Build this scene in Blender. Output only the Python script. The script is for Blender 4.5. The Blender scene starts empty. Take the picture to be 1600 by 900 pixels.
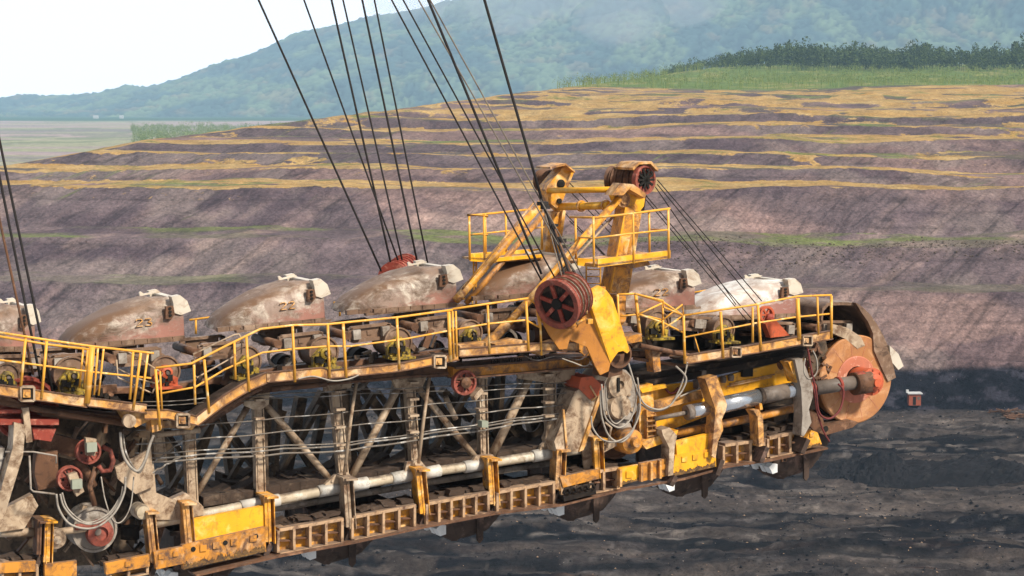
import bpy, math, random
import numpy as np
from mathutils import Vector as V, Matrix
random.seed(7); R = math.radians
scn = bpy.context.scene
COL = scn.collection
# ---------------------------------------------------------------- camera, world, sun, exposure
F = 3200.0                      # focal length in photo pixels (1600 wide)
PITCH = math.atan(280 / F)
CAM = V((0, 0, 70))
cd = bpy.data.cameras.new('camera'); cam = bpy.data.objects.new('camera', cd); COL.objects.link(cam)
cd.sensor_width = 36; cd.lens = 36 * F / 1600; cd.clip_start = 0.5; cd.clip_end = 60000
cam.location = CAM; cam.rotation_euler = (math.pi / 2 - PITCH, 0, 0)
scn.camera = cam
SUN_EL, SUN_AZ = R(42), R(130)          # azimuth clockwise from +Y
world = bpy.data.worlds.new('World'); scn.world = world; world.use_nodes = True
wt = world.node_tree; bg = wt.nodes['Background']
sky = wt.nodes.new('ShaderNodeTexSky'); sky.sky_type = 'NISHITA'; sky.sun_disc = False
sky.sun_elevation = SUN_EL; sky.sun_rotation = SUN_AZ; sky.air_density = 1.0; sky.dust_density = 2.0
wm = wt.nodes.new('ShaderNodeMix'); wm.data_type = 'RGBA'; wm.inputs[0].default_value = 0.72
wm.inputs[7].default_value = (15, 15.2, 15.6, 1)      # bright thin cloud cover
# brighter white cloud low in the sky ahead and to the left
gc = wt.nodes.new('ShaderNodeTexCoord'); dp = wt.nodes.new('ShaderNodeVectorMath'); dp.operation = 'DOT_PRODUCT'
dp.inputs[1].default_value = V((-.22, .97, .10)).normalized(); wt.links.new(gc.outputs['Generated'], dp.inputs[0])
mr0 = wt.nodes.new('ShaderNodeMapRange'); mr0.interpolation_type = 'SMOOTHSTEP'; mr0.inputs[1].default_value = .80; mr0.inputs[2].default_value = .985
wt.links.new(dp.outputs['Value'], mr0.inputs[0])
wc = wt.nodes.new('ShaderNodeMix'); wc.data_type = 'RGBA'; wc.inputs[6].default_value = (5.8, 6.0, 6.5, 1); wc.inputs[7].default_value = (27, 27.2, 27.6, 1)
wt.links.new(mr0.outputs[0], wc.inputs[0]); wt.links.new(wc.outputs[2], wm.inputs[7])
wt.links.new(sky.outputs[0], wm.inputs[6]); wt.links.new(wm.outputs[2], bg.inputs[0])
bg.inputs[1].default_value = 0.085
sl = bpy.data.lights.new('sun', 'SUN'); sl.energy = 4.8; sl.angle = R(7); sl.color = (1, .94, .84)
so = bpy.data.objects.new('sun', sl); COL.objects.link(so)
sdir = V((math.sin(SUN_AZ) * math.cos(SUN_EL), math.cos(SUN_AZ) * math.cos(SUN_EL), math.sin(SUN_EL)))
so.rotation_euler = sdir.to_track_quat('Z', 'Y').to_euler()
scn.view_settings.view_transform = 'Standard'; scn.view_settings.look = 'None'
scn.view_settings.exposure = 0.45; scn.view_settings.gamma = 1
scn.view_settings.use_curve_mapping = False
scn.render.resolution_x = 1024; scn.render.resolution_y = 576
scn.render.engine = 'CYCLES'

# ---------------------------------------------------------------- materials
def nd(t, ty, **k):
    n = t.nodes.new(ty)
    for a, b in k.items(): setattr(n, a, b)
    return n
def mixc(t, fac, a, b, blend='MIX'):
    m = nd(t, 'ShaderNodeMix', data_type='RGBA', blend_type=blend)
    for s, v in ((0, fac), (6, a), (7, b)):
        if isinstance(v, (int, float)): m.inputs[s].default_value = v
        elif isinstance(v, tuple): m.inputs[s].default_value = (*v, 1)
        else: t.links.new(v, m.inputs[s])
    return m.outputs[2]
def noise(t, co, scale, detail=6, rough=.6, dist=0, lo=.4, hi=.6, stretch=None):
    n = nd(t, 'ShaderNodeTexNoise'); n.inputs['Scale'].default_value = scale
    n.inputs['Detail'].default_value = detail; n.inputs['Roughness'].default_value = rough
    n.inputs['Distortion'].default_value = dist
    if stretch:
        mp = nd(t, 'ShaderNodeMapping'); mp.inputs['Scale'].default_value = stretch
        t.links.new(co, mp.inputs[0]); co = mp.outputs[0]
    t.links.new(co, n.inputs['Vector'])
    mr = nd(t, 'ShaderNodeMapRange'); t.links.new(n.outputs[0], mr.inputs[0])
    mr.inputs[1].default_value = lo; mr.inputs[2].default_value = hi
    return mr.outputs[0]
def mat(name, base, wear=(.12, .06, .035), wa=.5, pale=None, pa=.3, dust=(.17, .12, .09), da=.5, rough=.6, metal=0, sc=1.6, bump=.25, streak=.35):
    m = bpy.data.materials.new(name); m.use_nodes = True; t = m.node_tree
    bs = t.nodes['Principled BSDF']
    tc = nd(t, 'ShaderNodeTexCoord'); oi = nd(t, 'ShaderNodeObjectInfo')
    ad = nd(t, 'ShaderNodeVectorMath', operation='ADD')
    mu = nd(t, 'ShaderNodeVectorMath', operation='SCALE'); mu.inputs[3].default_value = 37
    cx = nd(t, 'ShaderNodeCombineXYZ'); t.links.new(oi.outputs['Random'], cx.inputs[0]); t.links.new(oi.outputs['Random'], cx.inputs[2])
    t.links.new(cx.outputs[0], mu.inputs[0]); t.links.new(tc.outputs['Object'], ad.inputs[0]); t.links.new(mu.outputs[0], ad.inputs[1])
    co = ad.outputs[0]
    c = mixc(t, noise(t, co, sc * .8, 4, lo=.3, hi=.7), base, tuple(min(1, x * .72) for x in base))
    if pale: 
        f = noise(t, co, sc * 1.7, 7, .65, .6, lo=.62 - .25 * pa, hi=.78 - .25 * pa); c = mixc(t, f, c, pale)
    # streaks running down
    f = noise(t, co, sc * 5, 5, .6, 0, lo=.5, hi=.75, stretch=(1, 1, .12))
    mm = nd(t, 'ShaderNodeMath', operation='MULTIPLY'); t.links.new(f, mm.inputs[0]); mm.inputs[1].default_value = streak
    c = mixc(t, mm.outputs[0], c, tuple(.5 * (a + b) for a, b in zip(wear, tuple(x * .5 for x in base))))
    f = noise(t, co, sc * 2.3, 9, .72, .5, lo=.63 - .24 * wa, hi=.78 - .22 * wa); c = mixc(t, f, c, wear)
    # settled dust on upward faces
    ge = nd(t, 'ShaderNodeNewGeometry'); sx = nd(t, 'ShaderNodeSeparateXYZ'); t.links.new(ge.outputs['Normal'], sx.inputs[0])
    mr = nd(t, 'ShaderNodeMapRange'); t.links.new(sx.outputs[2], mr.inputs[0]); mr.inputs[1].default_value = .5; mr.inputs[2].default_value = .95
    f2 = noise(t, co, sc * 3, 6, .7, lo=.6 - .4 * da, hi=.8 - .2 * da)
    m2 = nd(t, 'ShaderNodeMath', operation='MULTIPLY'); t.links.new(mr.outputs[0], m2.inputs[0]); t.links.new(f2, m2.inputs[1])
    m3 = nd(t, 'ShaderNodeMath', operation='MULTIPLY'); t.links.new(m2.outputs[0], m3.inputs[0]); m3.inputs[1].default_value = min(1, da * 1.6)
    c = mixc(t, m3.outputs[0], c, dust)
    t.links.new(c, bs.inputs['Base Color']); bs.inputs['Roughness'].default_value = rough; bs.inputs['Metallic'].default_value = metal
    lum = sum(base) / 3; bs.inputs['Specular IOR Level'].default_value = .5 if metal else (.08 if lum < .06 else .2 if lum < .16 else .35)
    if bump:
        b = nd(t, 'ShaderNodeBump'); b.inputs['Strength'].default_value = bump; b.inputs['Distance'].default_value = .02
        t.links.new(noise(t, co, 14, 6, .7, lo=0, hi=1), b.inputs['Height']); t.links.new(b.outputs[0], bs.inputs['Normal'])
    return m
M = dict(
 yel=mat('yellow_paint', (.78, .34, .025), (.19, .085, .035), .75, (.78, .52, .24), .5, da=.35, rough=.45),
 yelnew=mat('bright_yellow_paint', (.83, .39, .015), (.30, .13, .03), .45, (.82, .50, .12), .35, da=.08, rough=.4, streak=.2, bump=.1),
 yrail=mat('rail_yellow', (.80, .37, .04), (.22, .09, .03), .25, (.8, .6, .3), .3, da=.1, rough=.5, bump=0),
 ydirty=mat('dirty_yellow', (.60, .24, .025), (.11, .055, .03), .75, (.50, .30, .15), .35, da=.8, sc=1.6),
 fascia=mat('faded_yellow', (.68, .32, .07), (.16, .075, .035), .8, (.66, .44, .24), .6, da=.3, sc=1.3),
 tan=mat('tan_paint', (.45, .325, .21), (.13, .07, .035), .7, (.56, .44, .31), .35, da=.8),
 tanlt=mat('cream_pipe', (.50, .40, .27), (.16, .10, .06), .45, (.60, .54, .44), .5, da=1, dust=(.09, .065, .05)),
 cream=mat('cream_box', (.60, .55, .47), (.2, .14, .09), .35, (.70, .67, .60), .4, da=.6, dust=(.12, .09, .07)),
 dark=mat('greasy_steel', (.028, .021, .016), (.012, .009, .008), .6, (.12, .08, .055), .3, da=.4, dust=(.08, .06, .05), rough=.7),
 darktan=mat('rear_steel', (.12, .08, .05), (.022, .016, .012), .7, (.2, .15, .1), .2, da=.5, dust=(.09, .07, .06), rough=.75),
 rust=mat('rusty_steel', (.15, .072, .038), (.05, .026, .016), .6, (.30, .16, .09), .35, da=.5),
 dirt=mat('caked_dirt', (.075, .05, .036), (.035, .025, .019), .6, (.14, .10, .07), .3, da=.2, rough=.95, bump=.9, streak=.1),
 bucket=mat('worn_bucket_steel', (.29, .20, .15), (.10, .06, .035), .75, (.52, .44, .35), .6, dust=(.22, .13, .075), da=.7, sc=1.3, rough=.6, streak=.4),
 bucketw=mat('polished_bucket_steel', (.46, .35, .28), (.18, .10, .06), .4, (.62, .58, .52), .8, dust=(.5, .46, .4), da=.4, sc=1.3, rough=.5),
 bdark=mat('dark_brown_steel', (.075, .05, .038), (.03, .022, .018), .6, (.2, .12, .09), .35, da=.3, rough=.7),  # dark brown steel for the hanging buckets and strap feet
 lip=mat('ground_white_steel', (.60, .52, .41), (.3, .2, .13), .45, da=.1, bump=.1, streak=.15, rough=.45),
 pink=mat('pink_wheel', (.31, .08, .052), (.10, .038, .026), .65, (.45, .19, .14), .3, da=.2, sc=3),
 red=mat('red_oxide', (.28, .05, .03), (.09, .025, .02), .4, (.5, .2, .13), .4, da=.2, sc=3),
 redor=mat('red_orange', (.52, .10, .035), (.2, .06, .03), .4, da=.3, sc=3),
 disc=mat('orange_disc', (.43, .18, .06), (.26, .105, .045), .5, (.54, .29, .14), .45, da=.0, sc=.9, streak=.15, bump=.1),
 discin=mat('salmon_disc', (.50, .16, .085), (.34, .11, .06), .35, (.82, .5, .36), .4, da=0, sc=2, bump=.1),
 chrome=mat('chrome_rod', (.72, .72, .72), (.18, .16, .14), .35, da=.0, rough=.22, metal=.9, sc=2, bump=0, streak=.3),
 rod=mat('grey_rod', (.16, .125, .10), (.07, .055, .045), .5, (.26, .21, .17), .3, da=.4, rough=.5),
 rope=mat('wire_rope', (.035, .03, .028), (.02, .018, .016), .5, da=0, rough=.6, bump=0),
 ropelt=mat('worn_wire_rope', (.20, .16, .12), (.06, .045, .04), .5, da=0, rough=.6, bump=0),
 cable=mat('grey_cable', (.17, .14, .11), (.12, .09, .07), .5, (.6, .57, .52), .4, da=0, bump=0),
 hose=mat('pale_hose', (.36, .31, .25), (.12, .09, .07), .5, da=.1, bump=0),
 hosered=mat('dark_red_hose', (.16, .035, .03), (.05, .02, .02), .4, da=0, bump=0),
 bear=mat('bearing_yellow', (.48, .32, .03), (.05, .035, .02), .85, da=.4, sc=4),
 green=mat('mint_block', (.30, .31, .23), (.2, .2, .15), .3, da=.1),
 grey=mat('grey_shell', (.30, .25, .20), (.11, .075, .05), .55, (.42, .37, .31), .4, da=.4),
 roller=mat('roller_steel', (.20, .12, .075), (.07, .04, .025), .5, (.32, .22, .15), .4, da=.3, rough=.5),
 ink=mat('black_paint', (.02, .018, .015), (.03, .02, .02), .2, da=0, bump=0),
 ribtan=mat('rib_tan', (.47, .30, .17), (.10, .05, .03), .65, (.50, .30, .15), .4, da=.9),
 liplow=mat('scoured_steel', (.82, .80, .76), (.6, .55, .5), .1, da=0, bump=0),
 cheek=mat('shaded_orange_paint', (.52, .20, .03), (.25, .09, .03), .35, (.62, .30, .09), .3, da=.2),  # orange darkened to put the shade of the cheek side into the colour
 streaky=mat('greasy_yellow', (.16, .085, .03), (.05, .03, .02), .8, (.35, .18, .04), .5, da=.2, sc=4),
 coal=mat('coal', (.014, .013, .015), (.007, .007, .008), .5, (.03, .028, .028), .2, da=0, rough=.8, bump=.8, sc=.3),
 brick=mat('red_shed_paint', (.33, .085, .045), (.2, .06, .04), .3, da=0, bump=0),
 white=mat('white_sheet', (.55, .54, .52), (.5, .5, .48), .2, da=0, bump=0),
)
def bucket_stain(m, brown, red):       # rusty slide mark on the back, red primer low at the mouth end
    t = m.node_tree; bs = t.nodes['Principled BSDF']; src = bs.inputs['Base Color'].links[0].from_socket
    tc = nd(t, 'ShaderNodeTexCoord'); sx = nd(t, 'ShaderNodeSeparateXYZ'); t.links.new(tc.outputs['Object'], sx.inputs[0])
    oi = nd(t, 'ShaderNodeObjectInfo')
    def lin(ax, az, c0, nz, lo, hi, sc):
        n = noise(t, tc.outputs['Object'], sc, 8, .7, .6, lo=.2, hi=.8, stretch=(1.0, .6, 1.6))
        a = nd(t, 'ShaderNodeMath', operation='MULTIPLY_ADD'); t.links.new(sx.outputs[0], a.inputs[0]); a.inputs[1].default_value = ax; a.inputs[2].default_value = c0
        c = nd(t, 'ShaderNodeMath', operation='MULTIPLY_ADD'); t.links.new(sx.outputs[2], c.inputs[0]); c.inputs[1].default_value = az; t.links.new(a.outputs[0], c.inputs[2])
        d = nd(t, 'ShaderNodeMath', operation='MULTIPLY_ADD'); t.links.new(n, d.inputs[0]); d.inputs[1].default_value = nz; t.links.new(c.outputs[0], d.inputs[2])
        e = nd(t, 'ShaderNodeMath', operation='MULTIPLY_ADD'); t.links.new(oi.outputs['Random'], e.inputs[0]); e.inputs[1].default_value = .25; t.links.new(d.outputs[0], e.inputs[2])
        r = nd(t, 'ShaderNodeMapRange'); t.links.new(e.outputs[0], r.inputs[0]); r.inputs[1].default_value = lo; r.inputs[2].default_value = hi; return r.outputs[0]
    c = src
    if brown: c = mixc(t, lin(-.80, 1.25, .10, .85, .60, .80, 3.2), c, brown)
    if red: c = mixc(t, lin(.40, -1.3, -.15, 1.0, .5, .95, 4), c, red)
    t.links.new(c, bs.inputs['Base Color'])
M['bucketplain'] = M['bucket'].copy(); bucket_stain(M['bucket'], (.15, .08, .042), (.27, .12, .085)); bucket_stain(M['bucketw'], None, (.28, .13, .10))
# ---------------------------------------------------------------- frames
TH = R(27.5)
U = V((math.cos(TH), math.sin(TH), 0)); N = V((-math.sin(TH), math.cos(TH), 0)); Z = V((0, 0, 1))
cf = V((0, math.cos(PITCH), -math.sin(PITCH))); cu = V((0, math.sin(PITCH), math.cos(PITCH))); cr = V((1, 0, 0))
def ray(px, py): return cr * ((px - 800) / F) + cu * ((450 - py) / F) + cf
P0 = CAM + ray(65, 600) * 39.0
def B(px, py, off=0.0):         # point of the machine's side plane (off metres behind its outer face)
    d = ray(px, py); t = (off - N.dot(CAM - P0)) / N.dot(d)
    return CAM + d * t
def S(px, off=0.0): return (B(px, 500, off) - CAM).dot(cf) / F      # metres per photo pixel there
def G(px, D, z):                # ground point at distance D (along Y)
    return V(((px - 800) / F * (D / math.cos(PITCH)) * 1.0, D, z))

# ---------------------------------------------------------------- mesh builder
class MB:
    def __init__(s): s.v = []; s.f = []; s.s = []; s.a = []      # a: where each primitive starts
    def add(s, vs, fs, sm=False):
        b = len(s.v); f0 = len(s.f); s.v += [tuple(p) for p in vs]
        for f in fs: s.f.append([b + i for i in f]); s.s.append(sm)
        s.a.append([b, f0, len(s.v), len(s.f)]); return s
    def box(s, c, a, b, d):     # centre and three half vectors
        vs = [c + a * i + b * j + d * k for i in (-1, 1) for j in (-1, 1) for k in (-1, 1)]
        return s.add(vs, [(0, 1, 3, 2), (4, 6, 7, 5), (0, 4, 5, 1), (2, 3, 7, 6), (0, 2, 6, 4), (1, 5, 7, 3)])
    def beam(s, p, q, w, h, side=None):     # w across 'side' (default N), h the other way
        side = side or N; a = q - p; s1 = (side - a.normalized() * side.dot(a.normalized())).normalized()
        t1 = a.normalized().cross(s1)
        return s.box((p + q) / 2, a / 2, s1 * w / 2, t1 * h / 2)
    def tube(s, pts, r, seg=10, cap=True, closed=False):
        n = len(pts); rs = r if isinstance(r, (list, tuple)) else [r] * n
        d0 = (pts[1] - pts[0]).normalized(); ref = Z if abs(d0.z) < .9 else V((1, 0, 0))
        x = d0.cross(ref).normalized(); vs = []
        for i, p in enumerate(pts):
            d = (pts[min(i + 1, n - 1)] - pts[max(i - 1, 0)]).normalized()
            x = (x - d * x.dot(d)).normalized(); y = d.cross(x)
            for k in range(seg):
                a = 2 * math.pi * k / seg; vs.append(p + (x * math.cos(a) + y * math.sin(a)) * rs[i])
        fs = [(i * seg + k, i * seg + (k + 1) % seg, (i + 1) * seg + (k + 1) % seg, (i + 1) * seg + k) for i in range(n - 1) for k in range(seg)]
        s.add(vs, fs, True)
        if cap:
            b = len(s.v) - n * seg
            s.f.append([b + k for k in range(seg)][::-1]); s.s.append(False)
            s.f.append([b + (n - 1) * seg + k for k in range(seg)]); s.s.append(False); s.a[-1][3] = len(s.f)
        return s
    def plate(s, pts, off0, off1):          # pixel outline on plane off0, thickness to off1 (metres)
        P = [B(x, y, off0) for x, y in pts]; Q = [p + N * (off1 - off0) for p in P]; n = len(P)
        return s.add(P + Q, [list(range(n))[::-1], [n + i for i in range(n)]] + [(i, (i + 1) % n, n + (i + 1) % n, n + i) for i in range(n)])
    def prism(s, P, d):
        n = len(P); Q = [p + d for p in P]
        return s.add(P + Q, [list(range(n))[::-1], [n + i for i in range(n)]] + [(i, (i + 1) % n, n + (i + 1) % n, n + i) for i in range(n)])
    def lathe(s, c, ax, prof, seg=36, smooth=True):   # profile of (radius, height along axis)
        ax = ax.normalized(); x = ax.cross(Z).normalized() if abs(ax.z) < .9 else V((1, 0, 0)); y = ax.cross(x); vs = []
        for r, h in prof:
            for k in range(seg):
                a = 2 * math.pi * k / seg; vs.append(c + ax * h + (x * math.cos(a) + y * math.sin(a)) * r)
        for i in range(len(prof) - 1):      # own verts per band keeps edges crisp
            b = [vs[i * seg + k] for k in range(seg)] + [vs[(i + 1) * seg + k] for k in range(seg)]
            s.add(b, [(k, (k + 1) % seg, seg + (k + 1) % seg, seg + k) for k in range(seg)], smooth)
        return s
    def build(s, name, m, parent=None, label=None):
        o = obj(name, s, m, parent)
        if label: o['label'] = label
        return o
ORG = {}
def obj(name, mb, m, parent=None, origin=None):
    org = origin if origin is not None else (ORG.get(parent.name, V((0, 0, 0))) if parent else V((0, 0, 0)))
    me = bpy.data.meshes.new(name)
    me.from_pydata([(x - org.x, y - org.y, z - org.z) for x, y, z in mb.v], [], mb.f)
    me.polygons.foreach_set('use_smooth', mb.s); me.materials.append(m if not isinstance(m, str) else M[m]); me.update()
    o = bpy.data.objects.new(name, me); COL.objects.link(o)
    if parent: o.parent = parent; ORG[o.name] = org
    else: o.location = org; ORG[o.name] = org
    return o
def tag(o, label=None, cat=None, group=None, kind=None):
    if label: o['label'] = label
    if cat: o['category'] = cat
    if group: o['group'] = group
    if kind: o['kind'] = kind
    return o
def thing(name, loc, label, cat, group=None):
    o = bpy.data.objects.new(name, None); COL.objects.link(o); o.location = loc; o.empty_display_size = .3
    ORG[o.name] = V(loc); return tag(o, label, cat, group)
def copy_tree(o, parent=None):
    c = o.copy(); COL.objects.link(c)
    if parent: c.parent = parent
    for ch in list(o.children): copy_tree(ch, c)
    return c

# ---------------------------------------------------------------- numpy noise
def hsh(i, j, s):
    v = np.sin(i * 127.1 + j * 311.7 + s * 74.7) * 43758.5453
    return v - np.floor(v)
def vn(x, y, s=0):
    i = np.floor(x); j = np.floor(y); u = x - i; v = y - j; u = u * u * (3 - 2 * u); v = v * v * (3 - 2 * v)
    return (hsh(i, j, s) * (1 - u) + hsh(i + 1, j, s) * u) * (1 - v) + (hsh(i, j + 1, s) * (1 - u) + hsh(i + 1, j + 1, s) * u) * v
def fbm(x, y, s=0, o=5, g=.5):
    a = 1; t = 0; n = 0
    for k in range(o): t = t + a * vn(x * 2 ** k, y * 2 ** k, s + k * 3.1); n += a; a *= g
    return t / n
def ss(x, a, b): 
    t = np.clip((x - a) / (b - a), 0, 1); return t * t * (3 - 2 * t)
# ---------------------------------------------------------------- terrain
PQ = [(0, 0), (476, 0), (486, 10), (489, 10.2), (519, 24), (540, 24.6), (562, 33), (590, 34), (617, 44.4), (672, 45), (684, 48.5), (722, 49), (736, 53), (768, 53.3), (782, 57), (850, 57.8), (866, 61.5), (898, 62), (912, 66), (985, 66.6), (1004, 69.5), (1060, 70), (1084, 74), (1170, 74.6), (1190, 77.5), (1260, 78), (1350, 83), (1700, 92), (2100, 112), (2600, 125), (6000, 150)]
PX_, PZ_ = [a for a, b in PQ], [b for a, b in PQ]
def terr(X, Y):
    w = (fbm(X / 260, Y / 500, 3, 2) - .5) * 60 * ss(Y, 470, 640) + (fbm(X / 60, Y / 120, 9, 4) - .5) * 22
    A = 30 * ss(-X, 20, 200)
    q = Y - A + w * ss(Y, 400, 500)
    h = np.interp(q, PX_, PZ_)
    st = (np.interp(q + 1, PX_, PZ_) - np.interp(q - 1, PX_, PZ_)) / 2
    steep = ss(st, .06, .3)
    h = h + (fbm(X / 90, Y / 90, 21, 4) - .5) * 7 * ss(h, 8, 30)
    gx = X - .5 * Y
    h = h + (fbm(gx / 7, Y / 60, 5, 4) - .5) * 2.1 * steep + (fbm(gx / 2.2, Y / 30, 15, 3) - .5) * .6 * steep
    h = h + (fbm(X / 25, Y / 18, 31, 5) - .5) * 2.2 * (1 - steep)
    cap = np.interp(X, [-600, -400, -300, -225, -150, -85, -20, 60, 400], [20, 24, 30, 42, 56, 66, 75, 88, 140]) + (fbm(X / 40, Y / 60, 41, 4) - .5) * 5
    capped = ss(h - cap, -2, 2)
    h = np.minimum(h, cap)
    edge = np.interp(X, [-400, -85, 50, 200, 1000], [900, 1150, 1700, 2700, 3000])
    pl = 28 + 6 * (fbm(X / 500, Y / 500, 51, 3) - .5) + ss(Y, 1200, 6000) * 8
    k = ss(Y, edge, edge + 160)
    h = h * (1 - k) + pl * k
    sm = ss(q, 474, 477) * (1 - ss(q, 486, 489)); h = h + sm * ((fbm(X / 5, Y / 3, 63, 4) - .5) * 3.2)
    # pit floor relief: low ridges left by the diggers
    fl = ss(q, 476, 470) * ss(Y, 30, 120)
    h = h + fl * ((fbm(X / 60, Y / 16, 61, 5) - .5) * 5.0 + (fbm(X / 9 + Y / 14, Y / 4, 71, 4) - .5) * 2.6 + (fbm(X / 2.4, Y / 1.5, 75, 3) - .5) * .7)
    return h, steep, k, fl, q
cols = np.concatenate([np.linspace(-.62, -.275, 45)[:-1], np.linspace(-.275, .275, 620), np.linspace(.275, .62, 45)[1:]])
rows = np.concatenate([np.linspace(40, 240, 40)[:-1], np.linspace(240, 470, 150)[:-1], np.linspace(470, 494, 70)[:-1], np.linspace(494, 900, 400)[:-1], np.linspace(900, 1500, 130)[:-1], np.linspace(1500, 3000, 70)[:-1], np.geomspace(3000, 15600, 40)])
T, Dd = np.meshgrid(cols, rows); X = T * Dd; Y = Dd
H, steep, plain, fl, q = terr(X, Y)
def grid_obj(name, X, Y, H, colr, m, alpha=None):
    nr, nc = X.shape; me = bpy.data.meshes.new(name)
    co = np.stack([X, Y, H], -1).reshape(-1, 3).astype(np.float32)
    i = np.arange(nr * nc).reshape(nr, nc)
    f = np.stack([i[:-1, :-1], i[:-1, 1:], i[1:, 1:], i[1:, :-1]], -1).reshape(-1, 4)
    me.vertices.add(len(co)); me.vertices.foreach_set('co', co.ravel())
    me.loops.add(f.size); me.loops.foreach_set('vertex_index', f.ravel().astype(np.int32))
    me.polygons.add(len(f)); me.polygons.foreach_set('loop_start', np.arange(0, f.size, 4, dtype=np.int32))
    me.polygons.foreach_set('loop_total', np.full(len(f), 4, dtype=np.int32))
    me.update(calc_edges=True); me.polygons.foreach_set('use_smooth', np.ones(len(f), dtype=bool))
    a = me.color_attributes.new('soil', 'FLOAT_COLOR', 'POINT')
    c4 = np.concatenate([colr.reshape(-1, 3), (np.ones((len(co), 1)) if alpha is None else alpha.reshape(-1, 1))], 1).astype(np.float32)
    a.data.foreach_set('color', c4.ravel()); me.materials.append(m)
    o = bpy.data.objects.new(name, me); COL.objects.link(o); return o
def C3(c): return np.array(c)[None, None, :]
def mx(a, b, k): return a * (1 - k[..., None]) + b * k[..., None]
n1 = fbm(X / 70 + Y / 200, Y / 60, 101, 5); n2 = fbm((X - .6 * Y) / 9, Y / 45, 111, 5); n3 = fbm(X / 20, Y / 25, 121, 5); n4 = fbm(X / 130, Y / 35, 131, 5)
gz = np.gradient(H, axis=0) / np.maximum(np.gradient(Y, axis=0), .01)
flat = 1 - ss(np.abs(gz), .05, .22)
c = mx(C3((.24, .155, .135)) + 0 * H[..., None], C3((.135, .096, .098)), ss(n1, .42, .62))
c = mx(c, C3((.33, .225, .185)), ss(n2, .5, .8) * .6 * (1 - ss(H, 40, 55)))
strat = fbm(X / 300, (H + .03 * X) / 1.3, 207, 3); c = c * (.72 + .56 * strat[..., None])
c = mx(c, C3((.115, .082, .084)), ss(H, 40, 56) * .85 * ss(n1, .25, .55))
c = mx(c, C3((.075, .05, .06)), ss(fbm(X / 40 + Y / 60, Y / 14, 209, 5), .54, .66) * .6)
c = mx(c, C3((.27, .21, .18)), ss(n3, .52, .7) * .4)
fb = 1 - ss(steep, .25, .9)
n5 = fbm(X / 14 + Y / 60, Y / 9, 205, 6); n6 = fbm(X / 90, Y / 10, 206, 5)
gw = fb * ss(H + 6 * (n4 - .5), 42, 46) * (.25 + 1.1 * ss(n3 * .5 + n6 * .6, .42, .62))
gw = np.maximum(gw, ss(H + 12 * (n4 - .5), 60, 67) * (.15 + .95 * ss(n6 * .6 + n3 * .5, .44, .60)) * (.25 + .75 * fb))
gw = np.maximum(gw, ss(H, 46, 50) * (1 - fb) * ss(n5 * .6 + n4 * .5, .62, .72) * .75)
left = ss(-X / Y, .04, .15)
gw = np.maximum(gw, left * ss(H, 39, 43) * (1 - ss(H, 56, 62)) * (.35 + .65 * fb) * ss(n4 * .5 + n3 * .35 + n6 * .35, .54, .64))
grn = ss(n4 + .6 * (n3 - .5), .56, .68)
gn = flat * ss(H, 22, 30) * ss(n4 * .6 + fbm(X / 45, Y / 30, 151, 4) * .7, .70, .80)
c = mx(c, C3((.16, .20, .045)), gn * .8)
c = mx(c, C3((.13, .12, .06)), flat * ss(H, 20, 28) * ss(fbm(X / 30, Y / 20, 155, 4), .45, .6) * .5)
r1 = 1 - np.abs(2 * fbm((X - .75 * Y) / 15, Y / 90, 212, 4) - 1); c = c * (1 - .34 * (ss(r1, .955, .985) * steep * (1 - ss(H, 52, 60)))[..., None])
r2 = 1 - np.abs(2 * fbm((X - .55 * Y) / 4, Y / 60, 213, 4) - 1); c = c * (1 - .26 * (ss(r2, .92, .98) * steep)[..., None])
lines = ss(np.abs(np.mod(H + .6 * (n4 - .5) * 4, 3.6) - 1.8), 1.45, 1.7) * steep; c = c * (1 - .28 * (lines * ss(n6, .4, .6))[..., None])
# plateau: young green growth
pg = ss(Y - 60 * (n4 - .5) - .8 * np.maximum(0, 150 - X), 1330, 1400) * (1 - plain); c = mx(c, C3((.12, .17, .045)), pg)
c = mx(c, C3((.30, .26, .09)), pg * ss(n3, .52, .65) * .6)
# plain beyond: fields
Yw = Y + 260 * (fbm(X / 240, Y / 700, 167, 4) - .5); ff = fbm(X / 500, Yw / 170, 161, 5); cp = mx(C3((.36, .27, .25)) + 0 * H[..., None], C3((.30, .29, .17)), ss(ff, .45, .6))
cp = mx(cp, C3((.14, .17, .09)), ss(fbm(X / 160 + 2, Yw / 260, 171, 5), .56, .62) * .6); cp = mx(cp, C3((.22, .17, .2)), ss(fbm(X / 400, Y / 60, 175, 3), .5, .7) * .6)
cp = mx(cp, C3((.05, .10, .05)), ss(Y, 5600, 6200))
c = mx(c, cp, plain)
# coal seam and pit floor
cl = (1 - ss(H + 3 * (n3 - .5), 8.5, 10.0)) * (1 - ss(-X, 60, 160) * .6) * (1 - plain)
f1 = fbm(X / 50 + Y / 90, Y / 9, 181, 6); f2 = fbm(X / 26, Y / 5, 191, 6); f3 = fbm(X / 110, Y / 30, 195, 4)
cf_ = mx(C3((.050, .041, .039)) + 0 * H[..., None], C3((.012, .011, .014)), ss(f1, .44, .52))
cf_ = mx(cf_, C3((.17, .14, .12)), ss(f2, .63, .70) * .6)
f5 = fbm((X + .8 * Y) / 5, Y / 1.6, 197, 5); cf_ = cf_ * (.25 + 1.5 * f5[..., None]); f6 = 1 - np.abs(2 * fbm((X - .5 * Y) / 26, Y / 7, 198, 5) - 1); cf_ = mx(cf_, C3((.15, .13, .12)), ss(f6, .955, .99) * .6); f7 = fbm(X / 16, Y / 3.5, 199, 6); cf_ = mx(cf_, C3((.008, .008, .010)), ss(f7, .55, .60) * .8); cf_ = mx(cf_, C3((.11, .085, .07)), (1 - ss(f7, .36, .42)) * .5); cf_ = mx(cf_, C3((.24, .20, .17)), ss(f5, .66, .74) * ss(f1, .35, .6) * .7)
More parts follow.
